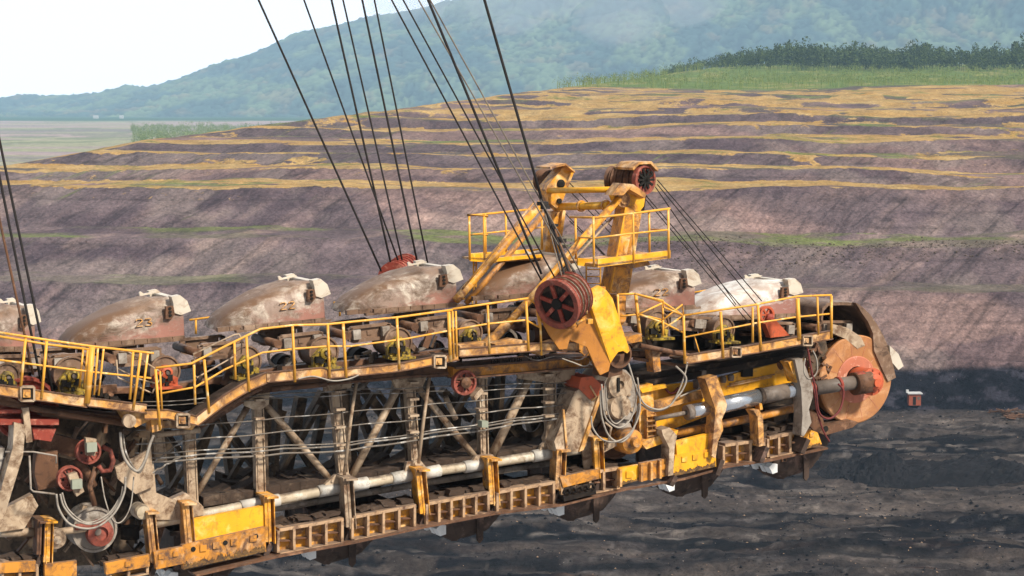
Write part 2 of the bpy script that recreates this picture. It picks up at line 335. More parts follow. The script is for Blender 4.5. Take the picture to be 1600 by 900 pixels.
cf_ = mx(cf_, C3((.20, .155, .13)), ss(f3 + .25 * (f1 - .5), .62, .68) * .35)
cf_ = mx(cf_, C3((.14, .07, .04)), ss(fbm(X / 22, Y / 6, 201, 5), .6, .72) * ss(-Y, -330, -290) * .7)
cf_ = mx(cf_, C3((.20, .16, .14)), ss(q, 425, 465) * .35 * ss(f1, .3, .6))
seam = mx(C3((.014, .014, .020)) + 0 * H[..., None], C3((.05, .046, .06)), ss(fbm(X / 6, H / 1.3, 211, 5), .52, .60))
cf_ = cf_ * .78; seam = seam * .75
cc = mx(cf_, seam, ss(q, 470, 476))
kc = np.clip(np.maximum(cl, fl), 0, 1); c = mx(c, cc, kc)
gw = .9 * gw * (1 - kc) * (1 - pg) * (1 - plain)
tm = bpy.data.materials.new('earth'); tm.use_nodes = True; t = tm.node_tree; bs = t.nodes['Principled BSDF']
at = nd(t, 'ShaderNodeAttribute', attribute_name='soil'); tc = nd(t, 'ShaderNodeTexCoord')
k1 = noise(t, tc.outputs['Object'], .9, 9, .7, .5, lo=.25, hi=.75)
k2 = noise(t, tc.outputs['Object'], .12, 9, .7, .5, lo=.25, hi=.75, stretch=(1, .5, 1))
m_ = mixc(t, k1, (.40, .40, .40), (1.6, 1.6, 1.6)); m2_ = mixc(t, k2, (.55, .55, .58), (1.45, 1.45, 1.42))
gn_ = noise(t, tc.outputs['Object'], .33, 10, .72, .4, lo=.2, hi=.8, stretch=(.8, .55, 1.6))
ga_ = nd(t, 'ShaderNodeMath', operation='ADD'); t.links.new(at.outputs['Alpha'], ga_.inputs[0]); t.links.new(gn_, ga_.inputs[1])
gm_ = nd(t, 'ShaderNodeMapRange'); t.links.new(ga_.outputs[0], gm_.inputs[0]); gm_.inputs[1].default_value = .98; gm_.inputs[2].default_value = 1.14
gz_ = nd(t, 'ShaderNodeMath', operation='MULTIPLY', use_clamp=True); t.links.new(gm_.outputs[0], gz_.inputs[0])
gz2 = nd(t, 'ShaderNodeMath', operation='MULTIPLY', use_clamp=True); t.links.new(at.outputs['Alpha'], gz2.inputs[0]); gz2.inputs[1].default_value = 6; t.links.new(gz2.outputs[0], gz_.inputs[1])
gc1 = mixc(t, noise(t, tc.outputs['Object'], .05, 8, .7, .5, lo=.35, hi=.65), (.37, .21, .06), (.44, .30, .13))
gc1 = mixc(t, noise(t, tc.outputs['Object'], .022, 8, .7, .8, lo=.56, hi=.66), gc1, (.15, .16, .04))
cb_ = mixc(t, gz_.outputs[0], at.outputs['Color'], gc1)
cc_ = mixc(t, 1.0, cb_, m_, 'MULTIPLY'); cc_ = mixc(t, 1.0, cc_, m2_, 'MULTIPLY')
sp = noise(t, tc.outputs['Object'], 1.6, 3, .6, 0, lo=.72, hi=.76)
cc_ = mixc(t, sp, cc_, (.36, .31, .27))
t.links.new(cc_, bs.inputs['Base Color']); bs.inputs['Roughness'].default_value = .95; bs.inputs['Specular IOR Level'].default_value = .04
bm_ = nd(t, 'ShaderNodeBump'); bm_.inputs['Strength'].default_value = 1; bm_.inputs['Distance'].default_value = 1.6
t.links.new(noise(t, tc.outputs['Object'], .35, 9, .7, .3, lo=0, hi=1), bm_.inputs['Height']); t.links.new(bm_.outputs[0], bs.inputs['Normal'])
tag(grid_obj('ground', X, Y, H, c, tm, gw), kind='structure')
# ---------------------------------------------------------------- wooded mountain
cols = np.linspace(-.6, .6, 1000); rows = np.linspace(5600, 10500, 420)
T, Dd = np.meshgrid(cols, rows); HX = T * Dd; HY = Dd
rid = np.interp(HX, [-4200, -2600, -1900, -1560, -1250, -1000, -800, -500, -100, 500, 2000, 4500], [60, 75, 85, 112, 172, 255, 325, 410, 490, 580, 700, 720])
rid = rid * 1.12
up = ss(HY, 5700, 8300) * .85 + ss(HY, 5650, 6300) * .15
hh = 34 + (rid - 34) * up * (1 + .35 * (fbm(HX / 900, HY / 1200, 301, 5) - .5)) + (fbm(HX / 260, HY / 420, 311, 4) - .5) * 80 * up
sp_ = np.abs(fbm(HX / 620 + HY / 1500, HY / 1600, 315, 3) - .5) * 260 * up; hh = hh - sp_ * .6
lump = np.maximum(fbm(HX / 15, HY / 40, 321, 3), fbm(HX / 9, HY / 24, 323, 2) * .95); hh = hh + (lump - .4) * 30 * ss(HY, 5650, 5800)
hh = np.where(HY < 5640, 20, hh); glade = ss(fbm(HX / 200, HY / 500, 351, 4), .62, .68)
k = fbm(HX / 120, HY / 260, 331, 5); 
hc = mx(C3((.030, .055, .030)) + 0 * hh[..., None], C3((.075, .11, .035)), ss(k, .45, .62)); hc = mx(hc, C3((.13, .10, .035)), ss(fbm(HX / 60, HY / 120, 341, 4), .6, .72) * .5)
hc = hc * C3((.9, .85, 1.3)) * (.25 + 1.9 * ss(lump, .3, .8)[..., None])  # bluer tint puts haze into the forest colour; darker between the crowns
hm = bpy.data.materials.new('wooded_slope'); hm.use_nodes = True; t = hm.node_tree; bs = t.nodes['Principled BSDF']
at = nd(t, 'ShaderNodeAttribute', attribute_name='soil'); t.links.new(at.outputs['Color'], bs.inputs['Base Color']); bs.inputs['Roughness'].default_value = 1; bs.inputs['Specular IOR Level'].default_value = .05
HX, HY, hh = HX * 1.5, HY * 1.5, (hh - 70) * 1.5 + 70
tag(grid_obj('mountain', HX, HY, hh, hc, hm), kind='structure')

def gz_at(x, y):
    return float(terr(np.array([[float(x)]]), np.array([[float(y)]]))[0][0, 0])
# ---------------------------------------------------------------- forest belt and young growth on the plateau
lm = bpy.data.materials.new('foliage'); lm.use_nodes = True; t = lm.node_tree; bs = t.nodes['Principled BSDF']
ge = nd(t, 'ShaderNodeNewGeometry'); rp = nd(t, 'ShaderNodeValToRGB'); t.links.new(ge.outputs['Random Per Island'], rp.inputs[0])
rp.color_ramp.elements[0].color = (.022, .045, .018, 1); rp.color_ramp.elements[1].color = (.10, .135, .035, 1)
t.links.new(rp.outputs[0], bs.inputs['Base Color']); bs.inputs['Roughness'].default_value = .9; bs.inputs['Specular IOR Level'].default_value = .1
lm2 = lm.copy(); r2 = [n for n in lm2.node_tree.nodes if n.type == 'VALTORGB'][0]
r2.color_ramp.elements[0].color = (.10, .16, .035, 1); r2.color_ramp.elements[1].color = (.24, .27, .07, 1)
def leafy(n_trees, place, hr, mname, m, leaves, label, cat, hfun=lambda x, y: 1):
    rng = np.random.default_rng(5); vs = []
    xy = [place(rng) for i in range(n_trees)]; zz = terr(np.array([[a for a, _ in xy]]), np.array([[c_ for _, c_ in xy]]))[0][0]
    for i in range(n_trees):
        x, y = xy[i]; h = rng.uniform(*hr); h = h * hfun(x, y); w = h * rng.uniform(.36, .60); z = zz[i]
        nl = rng.integers(5, 9); cen = rng.normal(0, 1, (nl, 3)) * np.array([w * .42, w * .42, h * .17]) + np.array([x, y, z + h * .56])
        P = cen[rng.integers(0, nl, leaves)]; d = rng.normal(0, 1, (leaves, 3)); d /= np.linalg.norm(d, axis=1)[:, None]
        P = P + d * rng.uniform(.6, 1.0, (leaves, 1)) * np.array([w * .34, w * .34, h * .2])
        a = rng.normal(0, 1, (leaves, 3)); b = rng.normal(0, 1, (leaves, 3)); s = h * .04
        a *= s / np.linalg.norm(a, axis=1)[:, None]; b *= s / np.linalg.norm(b, axis=1)[:, None]
        vs.append(np.stack([P - a, P + b, P + a, P - b], 1).reshape(-1, 3))
        tr = np.array([[x - .25, y, z - 1], [x + .25, y, z - 1], [x + .15, y, z + h * .6], [x - .15, y, z + h * .6]]); vs.append(tr)
    vs = np.concatenate(vs); n = len(vs) // 4; me = bpy.data.meshes.new(mname)
    me.vertices.add(len(vs)); me.vertices.foreach_set('co', vs.astype(np.float32).ravel()); me.loops.add(n * 4)
    me.loops.foreach_set('vertex_index', np.arange(n * 4, dtype=np.int32)); me.polygons.add(n)
    me.polygons.foreach_set('loop_start', np.arange(0, n * 4, 4, dtype=np.int32)); me.polygons.foreach_set('loop_total', np.full(n, 4, dtype=np.int32))
    me.update(calc_edges=True); me.materials.append(m); o = bpy.data.objects.new(mname, me); COL.objects.link(o)
    return tag(o, label, cat, kind='stuff')
def pl_forest(r):
    y = r.uniform(1950, 2200); x = r.uniform(.070 * y, .30 * y); return x, y + 150 * max(0, .12 - x / y) / .05
leafy(520, pl_forest, (15, 27), 'forest_belt', lm, 260, 'dark green belt of trees along the top of the plateau', 'wood', lambda x, y: (.35 + .65 * min(1, max(0, (x / y - .072) / .07))) * (.62 + .75 * float(fbm(np.array(x / 55.), np.array(y / 90.), 77, 3))))
def pl_shrub(r):
    y = r.uniform(1400, 1960) ; x = r.uniform((.02 + .00006 * (y - 1400)) * y, .3 * y); return x, y
leafy(1500, pl_shrub, (4.0, 10), 'young_growth', lm2, 34, 'light green scrub of young birches in front of the wood', 'scrub')
def pl_val(r):
    y = r.uniform(2300, 3800); x = r.uniform(-.185, -.10) * y; return x, y
leafy(700, pl_val, (7, 15), 'valley_copse', lm2, 110, 'hazy green copse in the valley left of the mine terraces', 'copse')

# ================================================================ EXCAVATOR BOOM
BO = B(800, 800, 2.4)
boom = thing('excavator_boom', BO, 'long yellow and tan lattice boom of a bucket chain excavator with walkways and end disc', 'excavator')
def pieces(mb):         # separate solids of one builder, found by touching bounding boxes of its primitives
    n = len(mb.a); bb = []
    for s_, f_, e_, g_ in mb.a:
        A = np.array(mb.v[s_:e_]); bb.append((A.min(0) - .012, A.max(0) + .012))
    par = list(range(n))
    def find(i):
        while par[i] != i: par[i] = par[par[i]]; i = par[i]
        return i
    for i in range(n):
        for j in range(i):
            if (bb[i][0] <= bb[j][1]).all() and (bb[j][0] <= bb[i][1]).all(): par[find(i)] = find(j)
    out = {}
    for i, (s_, f_, e_, g_) in enumerate(mb.a):
        q_ = out.setdefault(find(i), MB()); o_ = len(q_.v); q_.v += mb.v[s_:e_]
        for k in range(f_, g_): q_.f.append([v_ - s_ + o_ for v_ in mb.f[k]]); q_.s.append(mb.s[k])
    return list(out.values())
def bp(name, mb, m, parent=None, label=None):
    ps = pieces(mb) if name not in ('spilled_soil', 'caked_spillage') else [mb]
    if len(ps) == 1 or len(ps) > 40: 
        o = mb.build(name, m, parent or boom, label)
        if name in ('spilled_soil', 'caked_spillage'): o['kind'] = 'stuff'
        return o
    return [p_.build(name, m, parent or boom, label) for p_ in ps][0]
def pbeam(mb, a, b, th, off, dep):      # flat bar traced in the side plane: th pixels high, dep metres deep
    p = B(a[0], a[1], off + dep / 2); q_ = B(b[0], b[1], off + dep / 2)
    return mb.beam(p, q_, dep, th * S((a[0] + b[0]) / 2, off))
def ptube(mb, pts, thpx, off, seg=12):
    return mb.tube([B(x, y, off) for x, y in pts], thpx / 2 * S(pts[0][0], off), seg)
def gobj(name, m, parent, fn, *a, **k):
    mb = MB(); fn(mb, *a, **k); return bp(name, mb, m, parent)
def bolts(mb, pts, off, r=.03):
    for x, y in pts: mb.lathe(B(x, y, off), -N, [(r, 0), (r, .03), (0, .03)], 8)
def lerp(a, b, t): return (a[0] + (b[0] - a[0]) * t, a[1] + (b[1] - a[1]) * t)

# ---- lower chord: big cream pipe with a dirt-loaded ledge above it
ch = MB(); ptube(ch, [(238, 818), (350, 797), (460, 776), (560, 757), (655, 740), (750, 726), (870, 707), (925, 700)], 17, .95, 16)
chord = bp('chord_pipe', ch, 'tanlt')
w = MB(); ptube(w, [(376, 792), (402, 787), (436, 781)], 20, .95, 14); bp('wrapping', w, 'cream', chord)
for a, b in (((497, 768), (534, 762)), ((545, 759), (574, 754)), ((612, 748), (648, 741)), ((660, 740), (687, 735)), ((725, 730), (757, 725)), ((832, 713), (862, 708))):
    w = MB(); ptube(w, [a, b], 19.5, .95, 14); bp('wrapping', w, 'cream', chord)
g = MB()
for i in range(19):
    t0 = i / 19; a = lerp((318, 778), (893, 690), t0); b = lerp((318, 778), (893, 690), (i + .985) / 19)
    dy = random.uniform(-2, 1.5)
    g.plate([(a[0], a[1] + 14), (b[0], b[1] + 14), (b[0], b[1] + dy), (a[0], a[1] + dy)], 1.08 + random.uniform(0, .03), 1.5)
    g.plate([(a[0], a[1] + 1), (b[0], b[1] + 1), (b[0], b[1] + dy - 3), (a[0], a[1] + dy - 2)], 1.4, 1.9)
bp('dirty_ledge', g, 'dirt')
g = MB(); ptube(g, [(300, 812), (460, 790), (655, 756), (870, 722)], 11, 1.35, 12); bp('return_pipe', g, 'grey')
g = MB(); ptube(g, [(0, 832), (62, 832)], 15, .95, 14); ptube(g, [(86, 832), (146, 824)], 12, .9, 12); bp('drive_shaft', g, 'tan')
# rear lower chord and inner floor
g = MB()
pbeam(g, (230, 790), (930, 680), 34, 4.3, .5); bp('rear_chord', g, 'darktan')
g = MB()
for off, y0, y1 in ((2.1, 792, 700), (3.3, 776, 690)): pbeam(g, (200, y0 + 10), (960, y1), 12, off, .4)
for x in range(260, 940, 42):
    y = 800 - (x - 240) * .148; p = B(x, y - 8, 1.3); q_ = B(x + 14, y - 28, 4.5); g.beam(p, q_, .22, .2, U)
    g.beam(B(x + 3, y - 9, 1.5), B(x + 46, y - 34, 4.4), .14, .16, U)
bp('floor_grillage', g, 'dark')
# tumbled ore and dirt on the inner floor
g = MB(); rr = random.Random(3)
for i in range(420):
    x = rr.uniform(250, 940); o_ = rr.uniform(1.5, 4.3); y = 792 - (x - 240) * .142 - 6 * (o_ - 1.2)
    c0 = B(x, y, o_); s_ = rr.uniform(.05, .22)
    g.box(c0, (U + Z * rr.uniform(-.4, .6)) * s_ * rr.uniform(1, 3), N * s_ * 1.2, (Z + U * rr.uniform(-.6, .6)) * s_ * .55)
bp('caked_spillage', g, 'dirt')

# ---- truss: verticals, diagonals, gussets (front), same again dark on the rear side
def vert(xt, yt, xb, yb, th, off, m, fl=True):
    g = MB(); pbeam(g, (xt, yt), (xb, yb), th, off, .05)
    if fl:      # channel section: web set back between two flanges
        for s_ in (-1, 1): pbeam(g, (xt + s_ * th * .42, yt), (xb + s_ * th * .42, yb), th * .16, off - .02, .3)
        n_ = int(abs(yb - yt) / 26)
        for i in range(n_): bolts(g, [lerp((xt, yt), (xb, yb), (i + .5) / n_)], off, .028)
    return bp('upright', g, m)
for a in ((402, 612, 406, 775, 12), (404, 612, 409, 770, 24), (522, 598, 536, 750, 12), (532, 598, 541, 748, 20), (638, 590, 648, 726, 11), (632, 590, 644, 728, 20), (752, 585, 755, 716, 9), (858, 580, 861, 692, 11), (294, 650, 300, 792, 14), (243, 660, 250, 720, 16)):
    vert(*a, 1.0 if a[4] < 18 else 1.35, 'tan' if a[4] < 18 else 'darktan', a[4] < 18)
for a in (((391, 628), (304, 778), 10), ((409, 626), (466, 690), 11), ((466, 690), (522, 757), 11), ((622, 605), (546, 752), 12), ((650, 602), (747, 720), 11), ((828, 588), (768, 714), 14), ((875, 582), (918, 660), 11), ((712, 655), (696, 620), 9)):
    g = MB(); ptube(g, [a[0], a[1]], a[2], 1.15, 12); bp('diagonal_brace', g, 'tan')
for a in (((557, 597), (548, 655), (538, 742)), ((671, 590), (662, 655), (654, 724))):
    g = MB(); ptube(g, a, 5.5, .7, 8); bp('tie_rod', g, 'tan')
for P in ([(378, 610), (422, 610), (420, 632), (408, 640), (396, 640), (382, 634)], [(505, 596), (552, 592), (548, 606), (508, 612)], [(612, 590), (668, 586), (660, 606), (640, 612), (620, 608)], [(508, 757), (524, 742), (544, 738), (556, 754), (552, 760), (512, 765)], [(735, 726), (744, 712), (770, 710), (776, 718), (772, 726)],
          [(840, 712), (846, 696), (852, 690), (856, 655), (866, 655), (868, 706)], [(806, 578), (900, 566), (898, 590), (870, 600), (812, 592)], [(272, 808), (280, 790), (284, 772), (298, 772), (318, 792), (318, 806)], [(632, 738), (636, 722), (656, 718), (668, 732)]):
    g = MB(); g.plate(P, .9, 1.0); bolts(g, [lerp(P[0], P[2], t_) for t_ in (.3, .7)], .9); bp('gusset_plate', g, 'tan')
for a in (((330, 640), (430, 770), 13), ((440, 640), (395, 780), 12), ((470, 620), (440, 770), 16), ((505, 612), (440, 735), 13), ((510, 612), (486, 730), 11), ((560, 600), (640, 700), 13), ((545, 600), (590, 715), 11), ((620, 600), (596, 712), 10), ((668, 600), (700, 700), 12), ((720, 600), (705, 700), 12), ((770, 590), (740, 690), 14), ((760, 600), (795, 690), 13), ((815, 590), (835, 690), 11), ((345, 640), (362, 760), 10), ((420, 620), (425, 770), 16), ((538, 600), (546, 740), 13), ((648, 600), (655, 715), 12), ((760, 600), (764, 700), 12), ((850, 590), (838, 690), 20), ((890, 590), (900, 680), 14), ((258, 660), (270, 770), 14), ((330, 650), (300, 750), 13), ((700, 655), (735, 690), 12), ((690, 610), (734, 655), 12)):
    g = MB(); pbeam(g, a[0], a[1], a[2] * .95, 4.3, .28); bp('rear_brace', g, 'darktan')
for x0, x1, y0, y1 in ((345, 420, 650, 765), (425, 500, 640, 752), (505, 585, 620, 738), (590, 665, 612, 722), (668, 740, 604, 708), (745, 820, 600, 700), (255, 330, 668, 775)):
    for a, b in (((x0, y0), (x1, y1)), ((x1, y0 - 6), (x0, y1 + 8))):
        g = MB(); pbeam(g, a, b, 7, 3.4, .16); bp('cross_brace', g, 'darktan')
# middle frames
for x, y0, y1 in ((434, 622, 765), (556, 604, 744), (668, 594, 728), (782, 586, 712), (880, 582, 700)):
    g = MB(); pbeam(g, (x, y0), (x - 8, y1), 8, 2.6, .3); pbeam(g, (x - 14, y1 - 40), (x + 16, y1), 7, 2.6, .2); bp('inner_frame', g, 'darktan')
# round access holes plate
g = MB()
for cx_, cy_, r_ in ((830, 658, 15),):
    c0 = B(cx_, cy_, 3.6)
    g.lathe(c0, N, [(.26, 0), (.62, 0), (.62, .06), (.26, .06), (.26, 0)], 28)
bp('holed_web_plate', g, 'darktan')

# ---- upper chord under the walkway
g = MB()
for a, b, th in (((300, 668), (400, 606), 13), ((180, 642), (300, 668), 12), ((400, 606), (560, 588), 15), ((560, 588), (720, 577), 16)):
    pbeam(g, a, b, th, .9, .35)
bp('upper_chord', g, 'rust')
g = MB(); pbeam(g, (700, 580), (912, 562), 16, .62, .5); yb_ = bp('chord_beam', g, 'ydirty')
g = MB(); pbeam(g, (700, 572), (912, 554), 3, .5, .8); pbeam(g, (700, 589), (912, 570), 2.5, .5, .8); bp('beam_flange', g, 'rust', yb_)
g = MB(); rr = random.Random(11)       # worn, unreadable stencilled characters
for x0_, n_ in ((768, 3), (786, 6), (812, 1), (827, 6)):
    for i in range(n_):
        x = x0_ + i * 4.6; y = 582 - (x - 700) * .085 - 11
        pbeam(g, (x, y - 3), (x, y + 3), 1.1, .607, .01)
        if rr.random() < .7: pbeam(g, (x + 2.6, y - 3 + rr.uniform(0, 2)), (x + 2.6, y + 3), 1.0, .607, .01)
        if rr.random() < .8: pbeam(g, (x, y + rr.choice((-3, 0, 3))), (x + 2.6, y + rr.choice((-3, 0, 3))), .9, .605, .01)
bp('stencilled_mark', g, 'ink', yb_)
g = MB(); ptube(g, [(318, 660), (345, 640), (398, 610), (408, 606)], 9, .55, 12); bp('conduit_pipe', g, 'rust')
g = MB(); ptube(g, [(424, 608), (470, 604), (510, 600)], 9, .6, 12); ptube(g, [(510, 600), (640, 588), (700, 584)], 5, .6, 10); bp('conduit_pipe', g, 'rust')
# dark inner web behind rollers, from left to right
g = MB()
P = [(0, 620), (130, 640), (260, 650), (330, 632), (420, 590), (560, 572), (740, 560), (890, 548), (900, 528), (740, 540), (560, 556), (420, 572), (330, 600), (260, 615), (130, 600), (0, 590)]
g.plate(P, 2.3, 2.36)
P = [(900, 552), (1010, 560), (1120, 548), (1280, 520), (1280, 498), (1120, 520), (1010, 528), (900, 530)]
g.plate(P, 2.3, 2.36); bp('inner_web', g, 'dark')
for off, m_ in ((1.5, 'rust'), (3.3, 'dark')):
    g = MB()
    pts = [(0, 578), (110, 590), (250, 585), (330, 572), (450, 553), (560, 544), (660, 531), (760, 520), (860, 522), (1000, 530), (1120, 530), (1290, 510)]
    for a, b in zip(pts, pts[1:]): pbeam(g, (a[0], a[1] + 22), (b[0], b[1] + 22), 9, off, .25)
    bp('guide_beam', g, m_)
rr = random.Random(5)         # cross members, stiffeners, cable trays down there
for i in range(95):
    g = MB()
    x = rr.uniform(0, 1270); y = np.interp(x, [0, 200, 330, 560, 760, 1000, 1290], [600, 618, 600, 562, 545, 548, 520]) + rr.uniform(-14, 12)
    o_ = rr.uniform(1.2, 3.4); L_ = rr.uniform(.1, .7)
    if rr.random() < .5: g.beam(B(x, y, o_), B(x, y, o_) + U * L_ + Z * rr.uniform(-.12, .15), .1, rr.uniform(.04, .16))
    else: g.beam(B(x, y, o_), B(x, y, o_) + Z * L_ * .7 + U * rr.uniform(-.2, .2), .08, rr.uniform(.05, .14))
    bp('stiffener', g, rr.choice(('rust', 'rust', 'roller', 'dark')))
for i in range(80):
    g = MB(); x = rr.uniform(0, 1270); y = np.interp(x, [0, 200, 330, 560, 760, 1000, 1290], [604, 622, 606, 566, 550, 552, 524]) + rr.uniform(-10, 10)
    g.beam(B(x, y, 1.3), B(x + rr.uniform(-6, 6), y + rr.uniform(-3, 3), 3.9), rr.uniform(.06, .16), rr.uniform(.06, .2), U)
    bp('cross_member', g, 'dark')

# ---- walkways: deck, fascia (toe board), square pads
def walkway(pts, th, off=0.0, dep=.85, m='fascia', rises=None):
    g = MB(); d = MB()
    for a, b in zip(pts, pts[1:]):
        g.plate([a, b, (b[0], b[1] + th), (a[0], a[1] + th)], off, off + .05)
        pa, pb = B(a[0], a[1] + th * .55, off + .06), B(b[0], b[1] + th * .55, off + .06)
        d.add([pa, pb, pb + N * dep, pa + N * dep, pa - Z * .04, pb - Z * .04, pb + N * dep - Z * .04, pa + N * dep - Z * .04],
              [(0, 1, 2, 3), (7, 6, 5, 4), (0, 4, 5, 1), (2, 6, 7, 3), (1, 5, 6, 2), (0, 3, 7, 4)])
    dk = bp('walkway_deck', d, 'dirt'); bp('toe_board', g, m, dk)
    k = MB()
    for a, b in zip(pts, pts[1:]):      # lower lip and upper lip angles, stiffener ribs
        pbeam(k, (a[0], a[1] + th), (b[0], b[1] + th), 1.6, off - .03, .12); pbeam(k, (a[0], a[1]), (b[0], b[1]), 1.4, off - .02, .09)
    bp('edge_angle', k, 'rust', dk)
    return dk
walkway([(0, 601), (135, 620)], 16); walkway([(136, 621), (229, 632)], 13)
walkway([(226, 640), (262, 640), (308, 650)], 14, .0, .6); walkway([(308, 649), (350, 617), (388, 594), (416, 582)], 16)
walkway([(417, 582), (505, 574), (511, 577)], 15); walkway([(512, 579), (622, 568), (716, 550)], 12)
walkway([(718, 545), (770, 541), (836, 536), (905, 535)], 12)
walkway([(1072, 555), (1180, 538), (1300, 516)], 13, 0, .7)
# short inner stair strip and dark underside on the left
g = MB(); pbeam(g, (60, 640), (190, 655), 14, .5, .6); ptube(g, [(0, 626), (60, 640), (196, 662)], 10, .4); bp('underside_beam', g, 'rust')
def pad(x, y, s_):
    g = MB(); o_ = -.06
    for a, b, c_, d_ in ((-1, -1, 1, -1), (-1, 1, 1, 1), (-1, -1, -1, 1), (1, -1, 1, 1)):
        pbeam(g, (x + a * s_ * .86, y + b * s_ * .9), (x + c_ * s_ * .86, y + d_ * s_ * .9), s_ * .28, o_, .12)
    f = bp('bracket_pad', g, 'tan')
    g = MB(); g.plate([(x - s_ * .7, y - s_ * .7), (x + s_ * .7, y - s_ * .7), (x + s_ * .7, y + s_ * .7), (x - s_ * .7, y + s_ * .7)], .0 - .03, .05); bp('shadow_gap', g, 'ink', f)  # black plate paints in the shadow between frame and face
    g = MB(); g.plate([(x - s_ * .48, y - s_ * .5), (x + s_ * .48, y - s_ * .5), (x + s_ * .48, y + s_ * .5), (x - s_ * .48, y + s_ * .5)], -.07, .0)
    bolts(g, [(x, y)], -.07, .04); bp('pad_face', g, 'fascia', f)
for a in ((42, 615, 12), (285, 657, 11), (686, 565, 10), (1149, 550, 8), (1260, 532, 8)): pad(*a)
# ragged plates, angle irons lying along the walkway edge
g = MB()
for P in ([(188, 640), (244, 644), (244, 652), (212, 668), (200, 660)], [(236, 655), (256, 650), (252, 672), (238, 676)], [(718, 540), (762, 535), (762, 542), (748, 552), (720, 553)], [(774, 538), (806, 530), (826, 533), (826, 545), (776, 550)], [(830, 545), (872, 533), (884, 540), (846, 556)]):
    g.plate(P, .1, .5)
bp('loose_plate', g, 'fascia')
g = MB(); g.lathe(B(200, 657, -.02), -N, [(.13, 0), (.13, .12), (0, .12)], 16); bp('pin_boss', g, 'tan')

# ---- guard rails
def guard(top, mid, posts, off=.02, r=.024, m='yrail', label=None):
    g = MB(); g.tube([B(x, y, off) for x, y in top], r, 8)
    if mid: g.tube([B(x, y, off) for x, y in mid], r * .85, 8)
    o = bp('guard_rail', g, m, None, label)
    for p in posts:
        w_ = p[3] if len(p) > 3 else 1
        g = MB(); g.tube([B(p[0], p[1], off - .03), B(p[0] + (p[4] if len(p) > 4 else 0), p[2], off - .03)], r * 1.05 * w_, 8); bp('post', g, m, o)
    return o
guard([(-5, 519), (72, 531), (142, 541), (240, 552)], [(-5, 562), (72, 572), (142, 581), (236, 591)], [(40, 529, 610, 1.1, -8), (73, 533, 622, 1.1, -8), (144, 542, 630, 2.4, -8), (153, 544, 617, .8, -6), (162, 545, 618, .8, -8), (208, 550, 624, 1, -5), (220, 551, 641, 1.1, -12), (231, 553, 628, .9, -10)])
guard([(-5, 525), (72, 538), (140, 546)], None, [(130, 546, 606, .8, -6), (137, 547, 608, .8, -6)], .5)
guard([(243, 575), (299, 568), (352, 541), (407, 514), (460, 508), (510, 507), (548, 503), (620, 496), (707, 484)], [(250, 615), (305, 605), (352, 577), (410, 551), (460, 545), (512, 541), (548, 541), (637, 529), (705, 516)],
      [(243, 577, 672, 1.1, 7), (250, 580, 640, .8, 3), (303, 570, 632, 1, 2), (319, 562, 645, 1.1, 8), (366, 535, 593, 1, 2), (385, 526, 612, 1.1, 4), (457, 509, 597, 1.1, 4), (512, 507, 590, 1.1, 3), (536, 505, 590, 1.2, 5), (620, 496, 577, 1.1, 4), (701, 487, 565, 1.5, 3)])
guard([(707, 483), (760, 475), (826, 466), (838, 476), (843, 512)], [(705, 516), (762, 506), (822, 500), (842, 511)], [(707, 486, 560, .9, 2), (712, 486, 556, .9, 2), (762, 477, 552, 1, 3), (822, 471, 548, 1.1, 4), (844, 490, 555, 1, 2)])
# caged stair hoops at the fold of the walkway
g = MB()
for o_ in (.15, .75):
    g.tube([B(x, y, o_) for x, y in ((304, 560), (302, 553), (366, 523), (373, 522), (378, 530), (377, 552), (364, 558), (308, 590), (304, 586), (304, 560))], .018, 8)
    g.tube([B(x, y, o_) for x, y in ((186, 550), (198, 548), (254, 583), (238, 614), (232, 612), (184, 590), (182, 562))], .018, 8)
g.tube([B(x, y, .4) for x, y in ((182, 575), (216, 592), (246, 600))], .016, 8)
bp('stair_hoop', g, 'tan')
# right hand rails
guard([(965, 460), (992, 459), (1036, 472), (1066, 492)], [(970, 494), (998, 491), (1036, 500)], [(965, 460, 530, 1, 3), (993, 459, 534, 1.5, 8), (1035, 472, 520, 1, 2)], .3)
guard([(1068, 493), (1180, 476), (1246, 463), (1299, 461)], [(1070, 527), (1180, 505), (1240, 496), (1299, 490)], [(1068, 493, 568, 1.2, 2), (1126, 487, 560, 1.3, 4), (1176, 480, 535, 1.1), (1184, 477, 548, 1.3, 5), (1246, 466, 530, 1.9, 3), (1277, 464, 522, 1, 2), (1299, 462, 528, 1.3, 0)])
guard([(992, 459), (1036, 470), (1037, 480), (1068, 493)], [(998, 491), (1036, 504), (1068, 520)], [(1036, 500, 525, 1)], .1)
g = MB(); g.tube([B(x, y, .1) for x, y in ((1036, 500), (1066, 476), (1068, 493))], .02); g.tube([B(x, y, .1) for x, y in ((1036, 514), (1068, 493))], .02)
g.tube([B(x, y, .1) for x, y in ((998, 491), (1034, 474))], .02); g.tube([B(x, y, .1) for x, y in ((1085, 525), (1096, 562))], .014); bp('rail_brace', g, 'yrail')
# rear rails glimpsed behind the buckets
for t_, ps in (([(296, 500), (350, 493), (372, 490)], [(306, 500, 522, 1), (340, 494, 512, 1)]), ([(521, 473), (575, 468), (590, 462)], [(531, 473, 494, 1)]), ([(1084, 457), (1113, 452), (1116, 480)], [(1099, 456, 478, 1)]), ([(720, 468), (760, 458), (826, 452)], [(738, 464, 480, 1), (744, 440, 480, 1)])):
    guard(t_, None, ps, 5.0)
